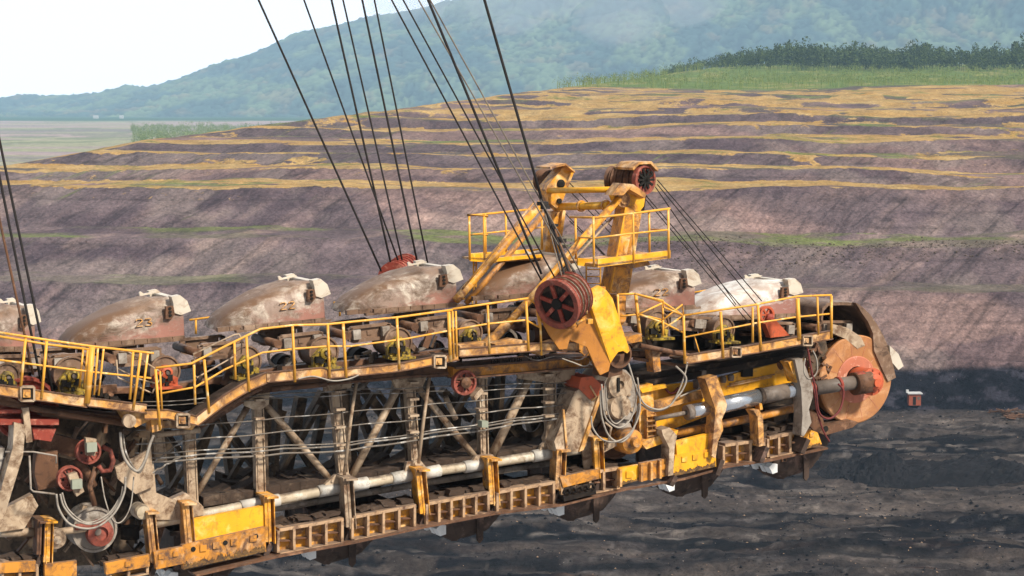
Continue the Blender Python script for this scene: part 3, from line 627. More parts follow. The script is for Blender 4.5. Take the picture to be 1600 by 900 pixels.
# platform arm joining the right walkway
g = MB(); ptube(g, [(1000, 540), (1040, 548), (1086, 558)], 8, .3, 12); ptube(g, [(990, 560), (1070, 572)], 5, .6); bp('arm_tube', g, 'rust')
g = MB(); g.plate([(976, 526), (1003, 521), (1003, 533), (978, 538)], .1, .6); g.plate([(1018, 544), (1030, 546), (1033, 580), (1022, 582)], .4, .7); g.plate([(964, 462), (978, 462), (978, 500), (972, 508), (966, 500)], .5, .9); bp('arm_bracket', g, 'ydirty')

# ---- rollers with yellow bearings
def roller(x, y, rpx, off=1.0, bear='bear', w_=.55, m='roller'):
    c0 = B(x, y, off); r_ = rpx * S(x, off)
    g = MB(); g.lathe(c0, N, [(0, .03), (r_ * .30, .03), (r_ * .34, .0), (r_ * .86, .015), (r_ * .9, -.02), (r_, -.02), (r_ * 1.0, .05), (r_ * .93, .08), (r_ * .93, w_), (r_, w_ + .03), (r_, w_ + .1), (0, w_ + .1)], 40)
    o = bp('guide_roller', g, m)
    g = MB(); g.lathe(c0 - N * .22, N, [(0, 0), (r_ * .16, 0), (r_ * .18, .05), (r_ * .18, .24)], 16); g.lathe(c0 - N * .14, N, [(0, 0), (r_ * .3, 0), (r_ * .34, .04), (r_ * .34, .16)], 20); bp('axle', g, 'rod', o)
    if bear:
        s_ = rpx / 25
        g = MB()
        P = [(x - 16 * s_, y + 27 * s_), (x - 17 * s_, y + 8 * s_), (x - 6 * s_, y - 4 * s_), (x - 2 * s_, y - 9 * s_), (x + 6 * s_, y - 9 * s_), (x + 10 * s_, y - 2 * s_), (x + 12 * s_, y + 8 * s_), (x + 16 * s_, y + 8 * s_), (x + 20 * s_, y + 10 * s_), (x + 20 * s_, y + 25 * s_)]
        g.plate(P, off - .17, off - .05)
        for bx, by in ((-12, 20), (-2, 20), (8, 20), (15, 15), (-4, 0), (6, -4)): bolts(g, [(x + bx * s_, y + by * s_)], off - .17, .035)
        g.lathe(B(x + 2 * s_, y + 2 * s_, off - .17), -N, [(.12, 0), (.12, .06), (.07, .08), (.07, .02), (0, .02)], 16)
        pbeam(g, (x - 18 * s_, y + 25 * s_), (x + 21 * s_, y + 23 * s_), 4 * s_, off - .3, .5)
        bp('bearing_block', g, bear, o)
        g = MB(); 
        for bx, by, q1 in ((-10, 12, .05), (-4, 14, .04), (7, 10, .05), (2, 20, .03)): g.box(B(x + bx * s_, y + by * s_, off - .2), U * q1, N * .05, Z * q1 * 1.3)
        bp('grease_fitting', g, 'ink', o)
    return o
roller(10, 588, 21); roller(112, 585, 29, 1.0); roller(258, 580, 25, 1.0, 'redor'); roller(384, 565, 26); roller(506, 550, 25); roller(622, 535, 24); roller(735, 520, 21); roller(1027, 507, 22); roller(1131, 515, 20, .9)
roller(1020, 498, 20, 2.6, None)
for x, y, r_ in ((330, 590, 18), (448, 572, 18), (566, 560, 17), (680, 548, 17), (800, 535, 18), (1075, 520, 17), (1180, 515, 16)): roller(x, y, r_, 2.9, None, .3, 'dark')
g = MB()
for a, b, th in (((0, 560), (30, 562), 26), ((86, 575), (60, 572), 12), ((830, 522), (880, 518), 26), ((760, 500), (820, 515), 12), ((690, 520), (835, 508), 15), ((270, 575), (335, 566), 8), ((1050, 514), (1110, 516), 5)): ptube(g, [a, b], th, 2.0, 14)
bp('drum_shaft', g, 'rust')
g = MB()
for i in range(3): g.lathe(B(556 + i * 0, 586, 2.4), N, [(.3, .1 * i), (.36, .1 * i), (.36, .1 * i + .04), (.3, .1 * i + .04)], 24)
for x, y in ((438, 556), (790, 532), (655, 528)): g.lathe(B(x, y, 1.6), (N + U * .3), [(.22, 0), (.28, 0), (.28, .05), (.22, .05), (.22, 0)], 24)
bp('ring_guide', g, 'grey')

# ---- lower side: ribbed panels and solid panels hung under the chord, straps over it
def ribbed(x0, yt0, x1, yt1, yb0, yb1, n_, m='ydirty', off=.45):
    g = MB(); g.plate([(x0, yt0), (x1, yt1), (x1, yb1), (x0, yb0)], off + .20, off + .25); o = bp('ribbed_panel', g, 'yel' if m != 'rust' else m)
    g = MB(); pbeam(g, (x0, yt0), (x1, yt1), 5, off, .35); pbeam(g, (x0, yb0), (x1, yb1), 2.4, off - .03, .4)
    for i in range(n_ + 1):
        t_ = i / n_; x = x0 + (x1 - x0) * t_; ya = yt0 + (yt1 - yt0) * t_; yb = yb0 + (yb1 - yb0) * t_
        pbeam(g, (x, ya + 2), (x, yb), 4.2, off - .02, .22)
    bp('rib', g, 'ribtan', o)
    g = MB(); 
    for i in range(n_):
        t_ = (i + .5) / n_; x = x0 + (x1 - x0) * t_; ya = yt0 + (yt1 - yt0) * t_; yb = yb0 + (yb1 - yb0) * t_; wd = (x1 - x0) / n_ * .4
        pbeam(g, (x - wd, (ya + yb) / 2 + 2), (x + wd, (ya + yb) / 2 + 1), 2.2, off + .06, .24)
    bp('shelf', g, 'rust', o)
    g = MB(); rr = random.Random(int(x0))
    for i in range(int((x1 - x0) / 2.2)):
        x = rr.uniform(x0, x1 - 4); y = yt0 + (yt1 - yt0) * (x - x0) / (x1 - x0) - rr.uniform(2, 10)
        g.box(B(x, y, rr.uniform(off + .2, off + 1.2)), (U + Z * rr.uniform(-.15, .3)) * rr.uniform(.06, .22), N * .12, (Z - U * rr.uniform(-.5, .8)) * rr.uniform(.02, .07))
    pbeam(g, (x0, yt0 - 4), (x1, yt1 - 4), 7, off + .25, 1.0)
    bp('spilled_soil', g, 'dirt', o)
ribbed(432, 826, 532, 809, 862, 845, 4); ribbed(548, 806, 645, 788, 841, 822, 4); ribbed(664, 785, 760, 768, 820, 798, 5); ribbed(774, 767, 862, 752, 800, 787, 4)
ribbed(1127, 694, 1190, 686, 727, 715, 3); ribbed(1196, 683, 1248, 672, 713, 702, 3)
ribbed(170, 884, 228, 872, 905, 893, 2); ribbed(2, 878, 56, 882, 905, 905, 2); ribbed(875, 744, 962, 730, 778, 760, 4, 'rust')
def panel(P, m='yelnew', off=.42, boxes=(), stain=None, name='side_panel'):
    g = MB(); g.plate(P, off, off + .12); o = bp(name, g, m)
    if boxes:
        g = MB()
        for x, y, s_ in boxes:
            g.plate([(x - s_, y - s_), (x + s_, y - s_ - 1), (x + s_, y + s_ - 1), (x - s_, y + s_)], off - .03, off + .01)
        bp('stiffener_pad', g, m, o)
    if stain:
        g = MB(); rr = random.Random(4); x0, x1, yf, h = stain; n_ = int((x1 - x0) / .7); top = []
        for i in range(n_ + 1):
            x = x0 + (x1 - x0) * i / n_; top.append((x, yf(x) - h * (.42 + .22 * math.sin(x * .35) * math.sin(x * .13 + 1) + .3 * rr.random() ** 2)))
        g.plate(top + [(x1, yf(x1)), (x0, yf(x0))], off - .012, off - .002); bp('oil_stain', g, 'streaky', o)
    return o
panel([(299, 812), (350, 802), (412, 790), (414, 822), (300, 848)], 'yelnew', .50)
panel([(284, 852), (300, 848), (414, 823), (416, 862), (286, 890)], 'ydirty', .40, [(318, 857, 5), (338, 853, 5), (366, 848, 5), (396, 842, 5)], (287, 415, lambda x: 890 - (x - 286) * .215, 15))
g = MB()
for x, y in ((302, 858), (352, 848), (400, 838)): g.lathe(B(x, y, .395), -N, [(.05, 0), (.05, .01), (0, .01)], 14)
bp('bolt_hole', g, 'ink')
panel([(164, 880), (234, 866), (234, 885), (166, 898)], 'ydirty', .38, [(200, 882, 4)]); panel([(240, 862), (286, 854), (290, 880), (244, 890)], 'ydirty', .36, [(252, 870, 4), (275, 866, 4)])
panel([(70, 882), (120, 876), (120, 905), (70, 905)], 'ydirty', .38); panel([(0, 880), (56, 876), (56, 893), (0, 896)], 'ydirty', .40)
panel([(875, 745), (935, 733), (936, 748), (880, 762)], 'ydirty', .4); panel([(968, 732), (1000, 726), (1002, 748), (972, 758)], 'yelnew', .36, [(984, 742, 5)], (970, 1002, lambda x: 758 - (x - 970) * .26, 7))
panel([(1001, 724), (1048, 715), (1050, 742), (1004, 752)], 'ydirty', .33, [(1038, 730, 4)]); 
panel([(1056, 690), (1112, 676), (1118, 700), (1058, 712)], 'yelnew', .30)
panel([(1055, 712), (1118, 700), (1119, 729), (1050, 745)], 'yelnew', .24, [(1070, 718, 4), (1087, 715, 4), (1105, 711, 4)], (1052, 1118, lambda x: 745 - (x - 1050) * .235, 11))
panel([(1256, 690), (1268, 672), (1278, 676), (1284, 694), (1252, 704)], 'yel', .3, [(1269, 680, 3)], (1254, 1282, lambda x: 703 - (x - 1254) * .3, 6))
g = MB()
for x, y0, y1 in ((1016, 722, 750), (1030, 719, 747), (1001, 725, 752), (968, 733, 760)): pbeam(g, (x, y0), (x, y1), 4, .24, .14)
bp('panel_rib', g, 'fascia')
g = MB(); pts = [(300, 896), (430, 866), (545, 845), (650, 822), (765, 800), (868, 787), (970, 762), (1060, 746), (1127, 727), (1195, 717), (1284, 698)]
for a, b in zip(pts, pts[1:]): pbeam(g, a, b, 3.2, .3, .5)
bp('bottom_flange', g, 'rust')
# row of scoops near the middle
g = MB()
for i in range(5):
    x = 880 + i * 9.5; y = 764 - i * 1.8
    g.tube([B(x, y + 8, .2), B(x + 3, y, .2), B(x + 8, y - 1, .2), B(x + 11, y + 6, .2)], .035, 8)
pbeam(g, (876, 778), (926, 766), 8, .25, .3); bp('scoop_row', g, 'dark')
def strap(x0, y0, x1, y1, w_, m, off=.55, foot=True):
    g = MB(); pbeam(g, (x0, y0), (x1, y1), w_, off - .1, .06)
    for s_ in (-1, 1): pbeam(g, (x0 + s_ * w_ * .46, y0), (x1 + s_ * w_ * .46, y1), 1.3, off - .12, .5)
    pbeam(g, (x0 - w_ * .9, y0), (x0 + w_ * .9, y0 - 1), 3, off - .2, .7)
    o = bp('chord_strap', g, m)
    if foot:
        g = MB(); pbeam(g, (x1, y1), (x1 - 9, y1 + 20), 8, off - .02, .4); bp('strap_foot', g, 'bdark', o)
for a in ((417, 774, 419, 846, 10, 'yel'), (540, 746, 545, 823, 10, 'tan'), (653, 732, 660, 802, 9.5, 'yel'), (765, 716, 769, 787, 9, 'yel'), (873, 702, 870, 764, 8, 'fascia'), (930, 684, 933, 745, 8, 'yel'), (289, 784, 296, 868, 11, 'fascia'), (232, 798, 240, 878, 10, 'fascia'), (74, 812, 72, 878, 10, 'yel'), (62, 812, 60, 866, 7, 'rust')): strap(*a)
g = MB(); g.plate([(905, 660), (912, 655), (931, 684), (931, 690), (912, 692), (908, 672)], .8, .9); g.plate([(908, 690), (925, 690), (925, 745), (914, 740)], .75, .8); bp('gusset_plate', g, 'tan')

# ---- big diagonal column in the middle
g = MB(); g.plate([(898, 612), (920, 600), (943, 610), (905, 706), (870, 706), (866, 690)], .5, 1.1); col_ = bp('boom_column', g, 'tan')
g = MB(); g.plate([(908, 590), (926, 588), (943, 604), (936, 618), (922, 624), (904, 606)], .46, 1.15); bp('column_cap', g, 'redor', col_)
g = MB(); ptube(g, [(922, 603), (932, 620), (924, 626)], 3, .44); pbeam(g, (880, 640), (885, 700), 3, .46, .05); g.plate([(905, 706), (912, 703), (943, 612), (938, 611)], .44, .5); bp('column_edge', g, 'fascia', col_)
g = MB(); g.plate([(866, 690), (898, 660), (935, 640), (950, 625), (958, 640), (934, 664), (905, 690), (885, 705)], 1.2, 1.3); bp('gusset_plate', g, 'tan')
# bearing housing at the head of the boom section
g = MB(); g.plate([(945, 596), (958, 578), (978, 578), (990, 592), (996, 640), (984, 656), (950, 652), (940, 630)], .5, 1.6); hs = bp('bearing_housing', g, 'grey')
g = MB(); g.lathe(B(966, 601, .5), -N, [(0, .04), (.08, .04), (.1, .1), (.3, .1), (.32, .0)], 28); g.lathe(B(966, 635, .5), -N, [(0, .12), (.26, .12), (.3, .0)], 28); bolts(g, [(952, 618), (982, 616), (948, 645), (988, 640)], .5, .05); bp('bearing_cap', g, 'tan', hs)
g = MB(); pbeam(g, (966, 590), (966, 612), 4, .36, .06); bp('cap_slot', g, 'ink', hs)
roller(962, 682, 36, 1.1, None, .5, 'rust')
g = MB(); g.lathe(B(981, 688, .6), -N, [(.3, -.3), (.3, .1), (.26, .22), (.12, .28), (.1, .4), (0, .4)], 24); bp('hub_cap', g, 'ydirty')
g = MB(); ptube(g, [(960, 650), (976, 668), (981, 684)], 22, .75, 14); bp('motor_body', g, 'grey'); 
g = MB(); pbeam(g, (935, 704), (962, 690), 9, .6, .2); ptube(g, [(945, 660), (955, 668), (948, 700)], 4, .55); bp('link_arm', g, 'tan')

# ---- right hand section: yellow box wall, dark flange, brackets, cylinder
g = MB(); g.plate([(996, 606), (1108, 594), (1258, 556), (1264, 602), (1110, 648), (1000, 690)], 1.0, 1.1); wall_ = bp('box_wall', g, 'yelnew')
g = MB(); g.plate([(1000, 596), (1110, 578), (1262, 548), (1262, 558), (1110, 588), (1002, 607)], .85, 1.4); g.plate([(990, 588), (1110, 570), (1268, 540), (1262, 548), (1110, 578), (996, 598)], .95, 2.4); bp('top_flange', g, 'dark')
g = MB(); g.plate([(998, 636), (1110, 606), (1112, 619), (1000, 648)], .7, .95); pbeam(g, (1090, 592), (1106, 589), 8, .9, .2); bp('wall_rail', g, 'fascia')
g = MB(); 
for a, b in (((1140, 600), (1210, 585)), ((1136, 604), (1206, 589)), ((1130, 622), (1240, 600))): ptube(g, [a, b], 2.6, .95)
bp('pipe_run', g, 'fascia', wall_)
g = MB(); g.plate([(998, 604), (1020, 600), (1024, 690), (1000, 694)], .6, .9); g.plate([(1000, 690), (1060, 672), (1055, 686), (1010, 702)], .4, .8); fr = bp('end_frame', g, 'yel')
g = MB()
for i in range(5): pbeam(g, (1009, 650 + i * 8), (1024, 648 + i * 8), 2, .42, .12)
pbeam(g, (1009, 640), (1010, 694), 2, .45, .12); pbeam(g, (1022, 645), (1024, 690), 2, .45, .12); bp('rung_ladder', g, 'fascia', fr)
g = MB(); g.plate([(1000, 608), (1040, 600), (1042, 606), (1004, 614)], .5, .6); g.plate([(1028, 606), (1062, 600), (1064, 628), (1030, 634)], 1.0, 1.2); bp('access_hatch', g, 'yelnew')
# pale kinked leg and bracket straps
def kinked(P, m, off=.25, dep=.35):
    g = MB(); g.plate(P, off, off + dep); return bp('bracket_arm', g, m)
kinked([(1102, 592), (1120, 587), (1136, 632), (1134, 642), (1128, 655), (1130, 672), (1122, 690), (1118, 716), (1112, 712), (1114, 690), (1116, 668), (1118, 640)], 'fascia', .1)
kinked([(1242, 562), (1254, 560), (1270, 604), (1270, 620), (1264, 640), (1268, 660), (1256, 682), (1252, 680), (1254, 650), (1252, 608)], 'grey', .1)
kinked([(1232, 566), (1241, 563), (1251, 596), (1244, 598)], 'yel', .2)
kinked([(1178, 642), (1186, 640), (1192, 650), (1194, 696), (1186, 698), (1184, 652)], 'fascia', .2)
kinked([(1034, 672), (1046, 668), (1058, 680), (1054, 700), (1052, 742), (1044, 744), (1046, 700), (1036, 680)], 'tan', .2)
for a in ((1120, 716, 1112, 740), (1190, 696, 1180, 720), (1254, 684, 1244, 706), (1048, 742, 1040, 756)):
    g = MB(); pbeam(g, a[:2], a[2:], 8, .15, .5); bp('strap_foot', g, 'bdark')
g = MB(); ptube(g, [(1046, 680), (1180, 652), (1250, 636)], 13, .75, 14); bp('support_tube', g, 'ydirty')
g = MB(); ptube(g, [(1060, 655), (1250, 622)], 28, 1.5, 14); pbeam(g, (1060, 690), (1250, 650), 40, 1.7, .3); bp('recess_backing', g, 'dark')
for a in ((1170, 666, 1200, 686), (1205, 640, 1235, 660)):
    g = MB(); g.plate([(a[0], a[1]), (a[2], a[1] - 6), (a[2] - 4, a[3] - 6), (a[0] + 6, a[3])], .9, 1.2); bp('small_gusset', g, 'darktan')
# tensioning cylinder
def cyl(name, segs, m, parent=None, off=.45):
    g = MB()
    for a, b, th in segs: ptube(g, [a, b], th, off, 24)
    return bp(name, g, m, parent)
cy = cyl('tension_cylinder', [((1186, 620), (1230, 611), 25), ((1072, 645), (1081, 643), 24)], 'rod')
cyl('chrome_band', [((1080, 643), (1112, 636), 23), ((1112, 636), (1186, 620), 26.5), ((1228, 611.5), (1249, 607.5), 25)], 'chrome', cy)
cyl('clamp_ring', [((1110, 637), (1116, 636), 27), ((1184, 620), (1190, 619), 28), ((1246, 608), (1254, 606), 28)], 'dark', cy)
cyl('piston_rod', [((1022, 655), (1076, 644), 7)], 'rod', cy); cyl('cylinder_end_rod', [((1272, 607), (1345, 596), 22)], 'rod', cy)
cyl('clamp_ring', [((1308, 601), (1312, 600), 24), ((1336, 598), (1348, 596), 33), ((1262, 608), (1276, 605), 18)], 'red', cy)
g = MB(); g.plate([(1186, 628), (1190, 627), (1192, 640), (1188, 641)], .3, .5); bp('ring_lug', g, 'yel', cy)

# ---- end disc (tumbler)
DC = B(1338, 593, .9); dr = 70 * S(1338, .9)
g = MB(); g.lathe(DC, N, [(dr * .52, .02), (dr * .97, .0), (dr, .03), (dr, .09), (dr * .9, .1), (dr * .9, .9), (dr, 1.0), (dr, 1.1), (0, 1.1)], 72); dsk = bp('end_disc', g, 'disc')
g = MB()
for i in range(12):
    a = i * math.pi / 6 + .2; d_ = U * math.cos(a) + Z * math.sin(a); g.beam(DC + d_ * dr * .54 + N * .014, DC + d_ * dr * .95 + N * .002, .006, .008)
bp('weld_seam', g, 'discin', dsk)
g = MB(); g.lathe(DC, N, [(dr * .30, -.02), (dr * .51, -.01), (dr * .53, .0), (dr * .53, .06)], 60); bp('inner_ring', g, 'discin', dsk)
g = MB(); g.lathe(DC, N, [(0, .14), (dr * .33, .12), (dr * .33, -.01)], 40); bp('disc_recess', g, 'rust', dsk)
HC = B(1360, 596, .45)
g = MB(); g.lathe(HC, -N, [(.30, -.5), (.30, .0), (.33, .0), (.33, .08), (.24, .1), (.20, .12), (.2, .2), (.16, .24), (.1, .26), (.1, .3), (0, .3)], 32)
for i in range(8):
    a = i * math.pi / 4; g.lathe(HC + (U * math.cos(a) + Z * math.sin(a)) * .28 - N * .08, -N, [(.025, 0), (.025, .04), (0, .04)], 8)
bp('hub', g, 'redor', dsk)
g = MB(); ptube(g, [(1334, 600), (1358, 596)], 36, .45, 20); bp('hub_sleeve', g, 'rust', dsk)
g = MB(); g.lathe(B(1318, 590, 1.4), N, [(0, 0), (dr * .93, 0), (dr * .93, .6), (0, .6)], 48); bp('rear_disc', g, 'dark')
g = MB(); g.plate([(1280, 676), (1288, 668), (1330, 656), (1342, 660), (1332, 668), (1290, 680)], .7, 1.2); g.plate([(1262, 640), (1285, 650), (1290, 672), (1276, 678), (1262, 662)], .9, 1.4); bp('tail_link', g, 'rust')
g = MB(); g.lathe(B(1290, 670, .7), -N, [(.07, 0), (.07, .02), (0, .02)], 14); bp('link_pin', g, 'ink')
g = MB(); g.plate([(1262, 540), (1290, 530), (1296, 560), (1284, 600), (1276, 640), (1266, 640), (1268, 590)], 1.0, 1.6); bp('side_cheek', g, 'darktan')
g = MB(); rr = random.Random(8)
for i in range(26):
    x = rr.uniform(1262, 1300); y = rr.uniform(525, 620); g.beam(B(x, y, .9), B(x + rr.uniform(-10, 10), y + rr.uniform(-8, 14), .95), .08, .06)
bp('clutter_bracket', g, 'rust')

# ---- left hand section
g = MB(); g.plate([(-6, 790), (20, 700), (22, 660), (40, 664), (36, 712), (2, 822), (-6, 830)], .2, .6); bp('leg_plate', g, 'tan')
g = MB(); g.plate([(-6, 700), (8, 700), (-6, 760)], .5, .8); bp('leg_plate', g, 'grey')
g = MB(); g.plate([(-5, 812), (12, 792), (50, 772), (60, 790), (38, 826), (-5, 832)], .8, 1.0); g.plate([(208, 740), (240, 722), (244, 770), (268, 780), (290, 770), (318, 792), (318, 805), (280, 812), (240, 812), (210, 760)], .8, 1.0); g.plate([(180, 730), (236, 700), (240, 760), (212, 772), (184, 748)], .7, .8); bp('gusset_plate', g, 'tan')
g = MB(); g.plate([(56, 710), (90, 704), (92, 760), (60, 766), (54, 740)], .9, 1.1); g.plate([(60, 672), (130, 690), (118, 716), (64, 700)], 1.1, 1.4); bp('dark_side_plate', g, 'rust')
g = MB(); g.plate([(-5, 640), (240, 668), (240, 760), (200, 880), (-5, 890)], 2.3, 2.4); bp('inner_bulkhead', g, 'darktan')
rr = random.Random(21)
for i in range(92):
    x = rr.uniform(0, 250); y = rr.uniform(672, 870); o_ = rr.uniform(1.15, 2.2); a_ = rr.choice((-.14, 1.35, .8, -.9, 1.5)) + rr.uniform(-.15, .15); L_ = rr.uniform(14, 48); g = MB()
    if rr.random() < .3: ptube(g, [(x, y), (x + L_ * math.cos(a_), y - L_ * math.sin(a_))], rr.uniform(3, 8), o_)
    else: pbeam(g, (x, y), (x + L_ * math.cos(a_), y - L_ * math.sin(a_)), rr.uniform(2.5, 9), o_, rr.uniform(.06, .2))
    bp('brace', g, rr.choice(('rust', 'darktan', 'dark', 'roller', 'tan')))
g = MB(); g.plate([(-4, 655), (92, 655), (92, 664), (-4, 664)], .3, .7); g.plate([(-4, 640), (34, 640), (34, 646), (-4, 646)], .3, .7); g.plate([(50, 668), (88, 670), (80, 690), (54, 686)], .4, .7); bp('bracket_bar', g, 'red')
g = MB(); pbeam(g, (38, 636), (44, 690), 10, .22, .2); bp('bracket_bar', g, 'tan')
c0 = B(42, 640, .9); r0 = 52 * S(42)
g = MB(); g.lathe(c0, N, [(r0 * .5, .1), (r0 * .86, .06), (r0 * .9, 0), (r0, 0), (r0, .1), (r0 * .92, .14), (r0 * .92, .2), (r0, .24), (r0, .34), (0, .34)], 48); bp('deflection_sheave', g, 'red')
def small_wheel(x, y, rpx, off, m='pink', holes=5, name='pink_pulley', axis=None):
    c0 = B(x, y, off); r_ = rpx * S(x, off); ax = axis or N
    g = MB(); g.lathe(c0, ax, [(0, .05), (r_ * .25, .05), (r_ * .25, -.02), (r_ * .3, .06), (r_ * .8, .06), (r_ * .84, 0), (r_, 0), (r_ * 1.0, .03), (r_ * .9, .07), (r_, .11), (r_, .14), (0, .14)], 40)
    xa = ax.cross(Z).normalized(); ya = ax.cross(xa)
    for i in range(8):
        a = i * math.pi / 4 + .2; d_ = xa * math.cos(a) + ya * math.sin(a); g.beam(c0 + d_ * r_ * .28 + ax * .045, c0 + d_ * r_ * .85 + ax * .045, .03, .02, ax)
    o = bp(name, g, m)
    g = MB()
    for i in range(holes):
        a = i * 2 * math.pi / holes + .5; d_ = xa * math.cos(a) + ya * math.sin(a); g.lathe(c0 + d_ * r_ * .55 + ax * .056, -ax, [(r_ * .11, 0), (r_ * .11, .01), (0, .01)], 12)
    bp('lightening_hole', g, 'ink', o); return o
w1 = small_wheel(139, 706, 20, .5); w2 = small_wheel(110, 748, 20, .45); small_wheel(727, 598, 20, .5, holes=6)
for w_, P in ((w1, [(134, 684), (151, 686), (149, 712), (136, 712)]), (w2, [(106, 742), (120, 738), (132, 768), (120, 776)])):
    g = MB(); g.plate(P, .28, .42); bp('pulley_fork', g, 'tan', w_)
    cxp = sum(p[0] for p in P) / 4; cyp = sum(p[1] for p in P) / 4
    g = MB(); g.box(B(cxp, cyp, .24), U * .1, N * .06, Z * .09); bp('fork_block', g, 'green', w_)
g = MB(); g.lathe(B(727, 598, .5), -N, [(.12, 0), (.12, .06), (.05, .1), (0, .1)], 16); bp('pulley_hub', g, 'rust')
g = MB(); g.plate([(740, 620), (752, 606), (756, 612), (744, 626)], .3, .5); bp('wedge_block', g, 'tan')
g = MB(); g.plate([(753, 658), (763, 658), (763, 668), (753, 668)], .4, .6); bp('junction_box', g, 'green')
g = MB(); g.tube([B(x, y, .6) for x, y in ((160, 698), (172, 704), (177, 720), (172, 735), (160, 736), (154, 728))], .05, 12); bp('hook_guard', g, 'pink')
g = MB(); ptube(g, [(120, 718), (134, 735), (146, 760)], 14, .8); ptube(g, [(150, 730), (140, 760), (148, 790)], 9, .7); bp('lever_arm', g, 'rust')
roller(148, 828, 36, 1.0, None, .5, 'grey')
g = MB(); g.lathe(B(155, 832, .9), -N, [(.28, 0), (.26, .12), (.14, .16), (.14, .1), (0, .1)], 24); bp('hub_cap', g, 'pink')
g = MB(); g.lathe(B(222, 800, .6), -N, [(.16, -.3), (.16, 0), (.13, .08), (0, .1)], 20); bp('pipe_end_cap', g, 'tanlt')
g = MB(); g.lathe(B(88, 842, .6), -N, [(.2, -.2), (.2, 0), (.08, .02), (.08, .1), (0, .1)], 24); bp('shaft_bearing', g, 'tan')
g = MB(); ptube(g, [(118, 824), (146, 820)], 10, .8); bp('shaft_rod', g, 'pink')
g = MB()
for x in (196, 200, 204, 208): ptube(g, [(x, 822), (x, 842)], 16 if x % 8 == 4 else 20, 1.2, 16)
bp('bellows', g, 'dark')
g = MB(); g.tube([B(x, y, .3) for x, y in ((46, 712), (48, 764), (52, 768), (86, 772))], .02); g.tube([B(x, y, .3) for x, y in ((8, 706), (52, 706), (88, 712), (88, 724))], .018); bp('pipe_run', g, 'grey')
# left frames above
for P, m_ in (([(240, 672), (262, 668), (300, 672), (310, 660), (306, 652), (240, 660)], 'fascia'), ([(-5, 612), (30, 628), (36, 640), (-5, 632)], 'rust')):
    g = MB(); g.plate(P, .35, .5); bp('frame_plate', g, m_)
g = MB(); ptube(g, [(244, 680), (312, 672)], 9, .8, 12); bp('frame_tube', g, 'tan')

# ---- long cables strung along the truss (fixed to it)
rr = random.Random(2)
for y0, y1, y2, r_ in ((672, 642, 612, .013), (694, 664, 630, .016), (708, 690, 642, .015), (716, 694, 646, .02), (722, 702, 650, .022), (628, 608, 596, .012), (634, 615, 604, .010), (746, 726, 690, .014), (756, 738, 712, .02)):
    x0 = 212 if y0 < 740 else 205; x1 = 885 if y0 < 740 else 282
    ym = y1 if y0 < 740 else (y0 + y2) / 2
    n_ = 26; pts = []
    for i in range(n_ + 1):
        t_ = i / n_; x = x0 + (x1 - x0) * t_; yl = y0 + 40 * 0 + ((y0 + (ym - y0) * t_ * 2) if t_ < .5 else (ym + (y2 - ym) * (t_ * 2 - 1))) - y0
        sag = 2.2 * math.sin(math.pi * ((t_ * 5.7) % 1)); pts.append(B(x, yl + sag + rr.uniform(-.3, .3), .78))
    g = MB(); g.tube(pts, r_, 6); bp('electric_cable', g, 'cable')
g = MB()
for x, y0, y1 in ((404, 625, 712), (530, 612, 695), (645, 598, 675), (752, 590, 665), (856, 586, 650)):
    for i in range(4): yy = y0 + (y1 - y0) * i / 3; pbeam(g, (x - 7, yy), (x + 7, yy - 1), 3.5, .68, .2)
bp('cable_clamp', g, 'tan')

# ================================================================ A-FRAME ON THE BOOM (parts of it)
g = MB()
ptube(g, [(845, 318), (725, 455), (712, 470)], 13, 1.5, 16); bp('gantry_strut', g, 'yel')
g = MB(); ptube(g, [(853, 330), (748, 452), (728, 474)], 9, 2.0, 14); bp('gantry_strut', g, 'ydirty')  # darker yellow puts the shade on this rear tube into its colour
g = MB(); ptube(g, [(967, 310), (820, 477), (786, 513)], 12, .8, 16); gs = bp('gantry_strut', g, 'yel')
g = MB(); ptube(g, [(793, 505), (772, 528), (764, 538)], 15, .8, 16); g.plate([(756, 536), (776, 520), (782, 526), (764, 546)], .7, .9); bp('strut_foot', g, 'fascia', gs)
g = MB(); ptube(g, [(975, 320), (838, 470)], 4, 1.2); bp('stay_rod', g, 'tan')
g = MB(); ptube(g, [(835, 315), (722, 452)], 3.0, 1.2); bp('stay_rod', g, 'fascia')
g = MB(); g.plate([(862, 330), (880, 326), (866, 416), (848, 416)], 3.2, 3.5); g.plate([(880, 326), (884, 330), (872, 416), (866, 416)], 3.1, 3.3); bp('gantry_mast', g, 'yel')
g = MB(); g.plate([(976, 324), (994, 322), (968, 458), (951, 458)], .8, 1.2); g.plate([(994, 322), (1003, 330), (982, 462), (968, 458)], .9, 1.2); mast = bp('gantry_mast', g, 'yel')
g = MB(); pbeam(g, (953, 456), (977, 324), 2.5, .74, .06); bp('mast_edge', g, 'yelnew', mast)
g = MB(); g.tube([B(853, 298, 3.0), B(964, 296, .9)], 4.6 * S(900, 2), 16); g.tube([B(866, 323, 3.2), B(952, 321, 1.0)], 6 * S(900, 2), 16); bp('cross_tube', g, 'yelnew')
g = MB()
for t_ in (.06, .5, .94): 
    a = B(866, 323, 3.2).lerp(B(952, 321, 1.0), t_); g.lathe(a, (B(952, 321, 1.0) - B(866, 323, 3.2)), [(.1, -.03), (.13, -.03), (.13, .03), (.1, .03)], 20)
bp('tube_flange', g, 'yel')
